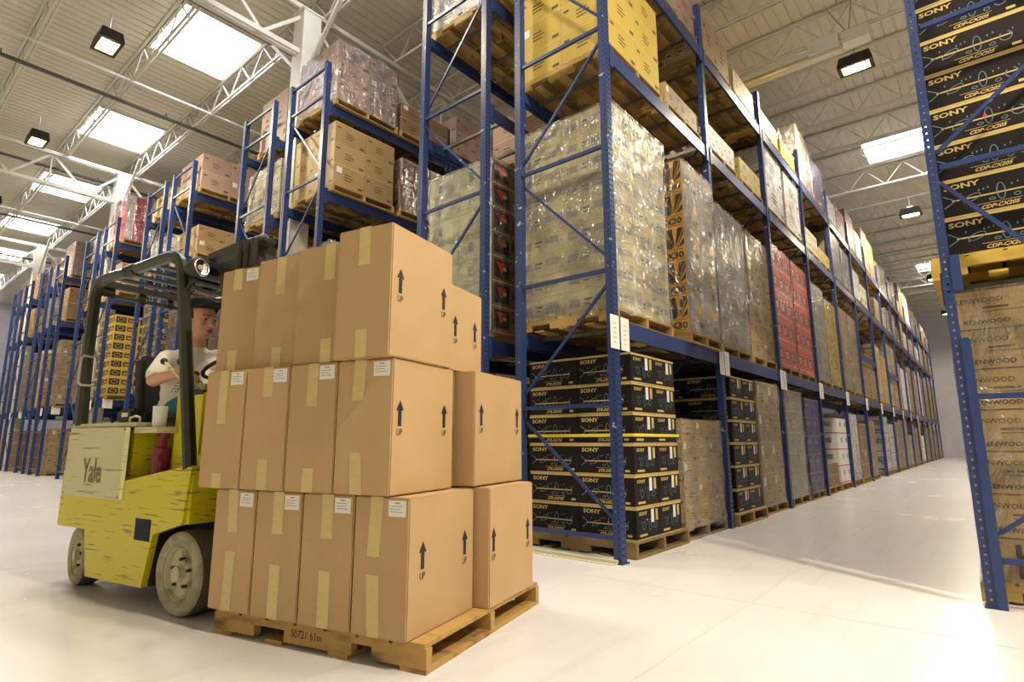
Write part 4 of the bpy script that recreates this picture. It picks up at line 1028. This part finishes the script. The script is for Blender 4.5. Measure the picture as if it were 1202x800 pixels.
he((.075,0,.020),(.022,.050,.014)); he((.078,.0,-.066),(.016,.026,.010))                                          # brow, mouth
for s_ in (-1,1):
    he((.062,s_*.040,-.022),(.022,.022,.02)); he((-.005,s_*.080,-.018),(.018,.010,.032))                                # cheeks, ears
limb(body, [hp(-.02,0,-.06), (-.775,.385,1.70), (-.80,.39,1.62)], [.060,.064,.085], SKIN)
# torso, pelvis, legs (seated)
CHEST = Vector((-.83,.40,1.50)); PEL = Vector((-.93,.44,1.245))
body.ell(CHEST, (.125,.20,.20), SKIN, Matrix.Rotation(R(-18),3,'Z')); body.ell((-.88,.42,1.36), (.12,.165,.16), SKIN); body.ell(PEL, (.14,.18,.10), SKIN)
SHR = Vector((-.87,.205,1.60)); ELR = Vector((-.80,.12,1.43)); WRR = Vector((-.505,.165,1.480))
SHL = Vector((-.68,.58,1.62)); ELL = Vector((-.66,.68,1.42)); WRL = Vector((-.47,.60,1.56))
limb(body, [SHR+Vector((.02,.03,-.02)),ELR,WRR],[.058,.046,.030], SKIN); limb(body, [SHL,ELL,WRL],[.066,.047,.030], SKIN)
HIPR = Vector((-.92,.34,1.25)); KNR = Vector((-.62,.30,1.24)); ANR = Vector((-.60,.32,1.00))
limb(body, [HIPR,(-.66,.33,1.255),(-.60,.34,1.05)],[.085,.062,.045], SKIN); limb(body, [(-.92,.54,1.25),(-.66,.56,1.255),(-.60,.56,1.05)],[.085,.062,.045], SKIN)
# hands: palm and five fingers
def hand(w, fdir, pdir, side):
    f = Vector(fdir).normalized(); p = Vector(pdir).normalized(); a = f.cross(p).normalized()*side
    Rm = Matrix((f, a, p)).transposed()
    body.ell(w+f*.045, (.048,.040,.017), SKIN, Rm, 16, 10)
    for k,(o_,L_) in enumerate(((-.028,.060),(-.010,.072),(.009,.067),(.026,.052))):
        b0 = w+f*.078+a*o_; b1 = b0+f*L_*.45-p*.006; b2 = b1+f*L_*.28-p*L_*.30; b3 = b2+f*L_*.05-p*L_*.32
        limb(body, [b0,b1,b2,b3],[.0105,.0098,.009,.008], SKIN)
    t0 = w+f*.025-a*.032; t1 = t0+f*.028-a*.026-p*.012; t2 = t1+f*.030-a*.006-p*.016
    limb(body, [t0,t1,t2],[.013,.0115,.009], SKIN)
hand(WRR, (.9,.12,-.28), (.2,.1,1), 1); hand(WRL, (.8,-.35,.1), (-.2,-.2,1), -1)
bme = remesh(body, .0065, 'person', [SKIN], 3)
pw = place('person', bme, None, TO, TA); tag(pw, 'person in a black cap and white t-shirt driving the yellow fork truck', 'person')
# shirt
sh = MB()
sh.ell(CHEST, (.142,.222,.205), SHIRT, Matrix.Rotation(R(-18),3,'Z')); sh.ell((-.88,.42,1.355), (.15,.195,.18), SHIRT); sh.ell((-.90,.43,1.275), (.155,.20,.07), SHIRT)
limb(sh, [(-.82,.395,1.57),SHR+Vector((.02,.03,-.02)),SHR.lerp(ELR,.75)],[.11,.084,.066], SHIRT); limb(sh, [(-.80,.42,1.57),SHL-Vector((0,.02,0)),SHL.lerp(ELL,.62)],[.10,.086,.078], SHIRT)
limb(sh, [(-.80,.39,1.62),(-.787,.388,1.668)],[.11,.080], SHIRT)
sm = remesh(sh, .010, 'shirt', [SHIRT, GREYINK, GOLD], 4)
# faint chest print: faces in a patch of the front get the ink materials
fr = Matrix.Rotation(R(-18),3,'Z') @ Vector((1,0,0)); sd = Matrix.Rotation(R(-18),3,'Z') @ Vector((0,1,0))
for p_ in sm.polygons:
    c = p_.center-CHEST; a = c.dot(sd); b = c.z; f_ = c.dot(fr)
    if f_ > .05 and -.07 < a < -.035 and .03 < b < .075: p_.material_index = 2
    elif f_ > .03 and abs(a) < .13 and -.15 < b < -.07 and math.sin(a*160+b*90)*math.sin(b*210-a*60) > .15: p_.material_index = 1
place('shirt', sm, pw)
pn = MB(); pn.ell(PEL, (.165,.205,.115), PANTS)
limb(pn, [HIPR,(-.66,.33,1.255),(-.60,.34,1.12)],[.102,.082,.066], PANTS); limb(pn, [(-.92,.54,1.25),(-.66,.56,1.255),(-.60,.56,1.12)],[.102,.082,.066], PANTS)
o = place('trousers', remesh(pn, .012, 'trousers', [PANTS], 4), pw); 
# hair, cap
hr = MB()
hr.ell(hp(-.026,0,.028), (.098*S,.082*S,.088*S), HAIR, HR, 24, 16); hr.ell(hp(-.045,0,-.022), (.07*S,.074*S,.055*S), HAIR, HR, 20, 12)
place('hair', remesh(hr, .008, 'hair', [HAIR], 2), pw)
cap = MB(); CM = Matrix.Translation(hp(-.012,0,.052)) @ (HR @ Matrix.Rotation(R(-9),3,'Y')).to_4x4()
pr2 = [(1.0,0.),(1.0,.02),(.97,.045),(.88,.068),(.70,.085),(.45,.096),(.2,.10),(.003,.101)]
mm = CM @ Matrix.Diagonal((.103*S,.0845*S,S*.92,1))
CAPM = mat('black_cap_cloth', (.012,.012,.015), .9)
cap.lathe(pr2, CAPM, 32, mm)
vis = []; nn = 12
for k in range(nn+1):
    t = R(-50+100*k/nn)
    vis.append((CM@Vector((.098*math.cos(t)*S,.080*math.sin(t)*S,.006*S)), CM@Vector(((.098*math.cos(t)+.085*max(0,math.cos(t*1.6)))*S,.082*math.sin(t)*S,(.006+.010*math.cos(t))*S))))
for k in range(nn):
    a0,b0 = vis[k]; a1,b1 = vis[k+1]; u_ = Vector((0,0,.007))
    cap.add([a0,b0,b1,a1,a0+u_,b0+u_,b1+u_,a1+u_], [(3,2,1,0),(4,5,6,7),(1,2,6,5),(0,1,5,4),(2,3,7,6)], CAPM)
cap.ell(hp(-.012,0,.155), (.008,.008,.005), CAPM, nu=10, nv=6)
cap.build('cap', pw, smooth=True)
ey = MB()
for s_ in (-1,1):
    ey.ell(hp(.078,s_*.031,-.001), (.010*S,.014*S,.0065*S), EYEW, HR, 12, 8); ey.ell(hp(.086,s_*.030,-.001), (.004*S,.006*S,.006*S), HAIR, HR, 10, 6)
    ey.bar(hp(.094,s_*.014,.022), hp(.078,s_*.050,.022), .008, .007, HAIR)
ey.build('eyes', pw)
lp = MB(); lp.ell(hp(.090,0,-.064), (.006*S,.024*S,.0045*S), LIP, HR, 14, 8); lp.ell(hp(.088,0,-.072), (.006*S,.020*S,.005*S), LIP, HR, 14, 8); lp.build('lips', pw)
# ================================================================== CAMERA, WORLD, VIEW
cd = bpy.data.cameras.new('camera'); cam = bpy.data.objects.new('camera', cd); col.objects.link(cam)
yaw, pit, rol, Fp = R(39.777), R(10.004), R(-.1), 670.15
f = Vector((-math.sin(yaw)*math.cos(pit), math.cos(yaw)*math.cos(pit), math.sin(pit)))
r0 = Vector((math.cos(yaw), math.sin(yaw), 0)); u0 = r0.cross(f)
r1 = r0*math.cos(rol)+u0*math.sin(rol); u1 = -r0*math.sin(rol)+u0*math.cos(rol)
Mx = Matrix((r1, u1, -f)).transposed().to_4x4(); Mx.translation = (0,0,1.0); cam.matrix_world = Mx
cd.sensor_width = 36; cd.sensor_fit = 'HORIZONTAL'; cd.lens = Fp/1202*36; cd.clip_start = .05; cd.clip_end = 300
sc = bpy.context.scene; sc.camera = cam
w = bpy.data.worlds.new('world'); sc.world = w; w.use_nodes = True
bg = w.node_tree.nodes['Background']; bg.inputs[0].default_value = (1.0,.86,.54,1); bg.inputs[1].default_value = .38
sc.view_settings.view_transform = 'Standard'; sc.view_settings.look = 'None'; sc.view_settings.gamma = 1; sc.view_settings.exposure = .5
sc.cycles.max_bounces = 8; sc.cycles.transparent_max_bounces = 16; sc.cycles.diffuse_bounces = 4
print('objects', len(bpy.data.objects))
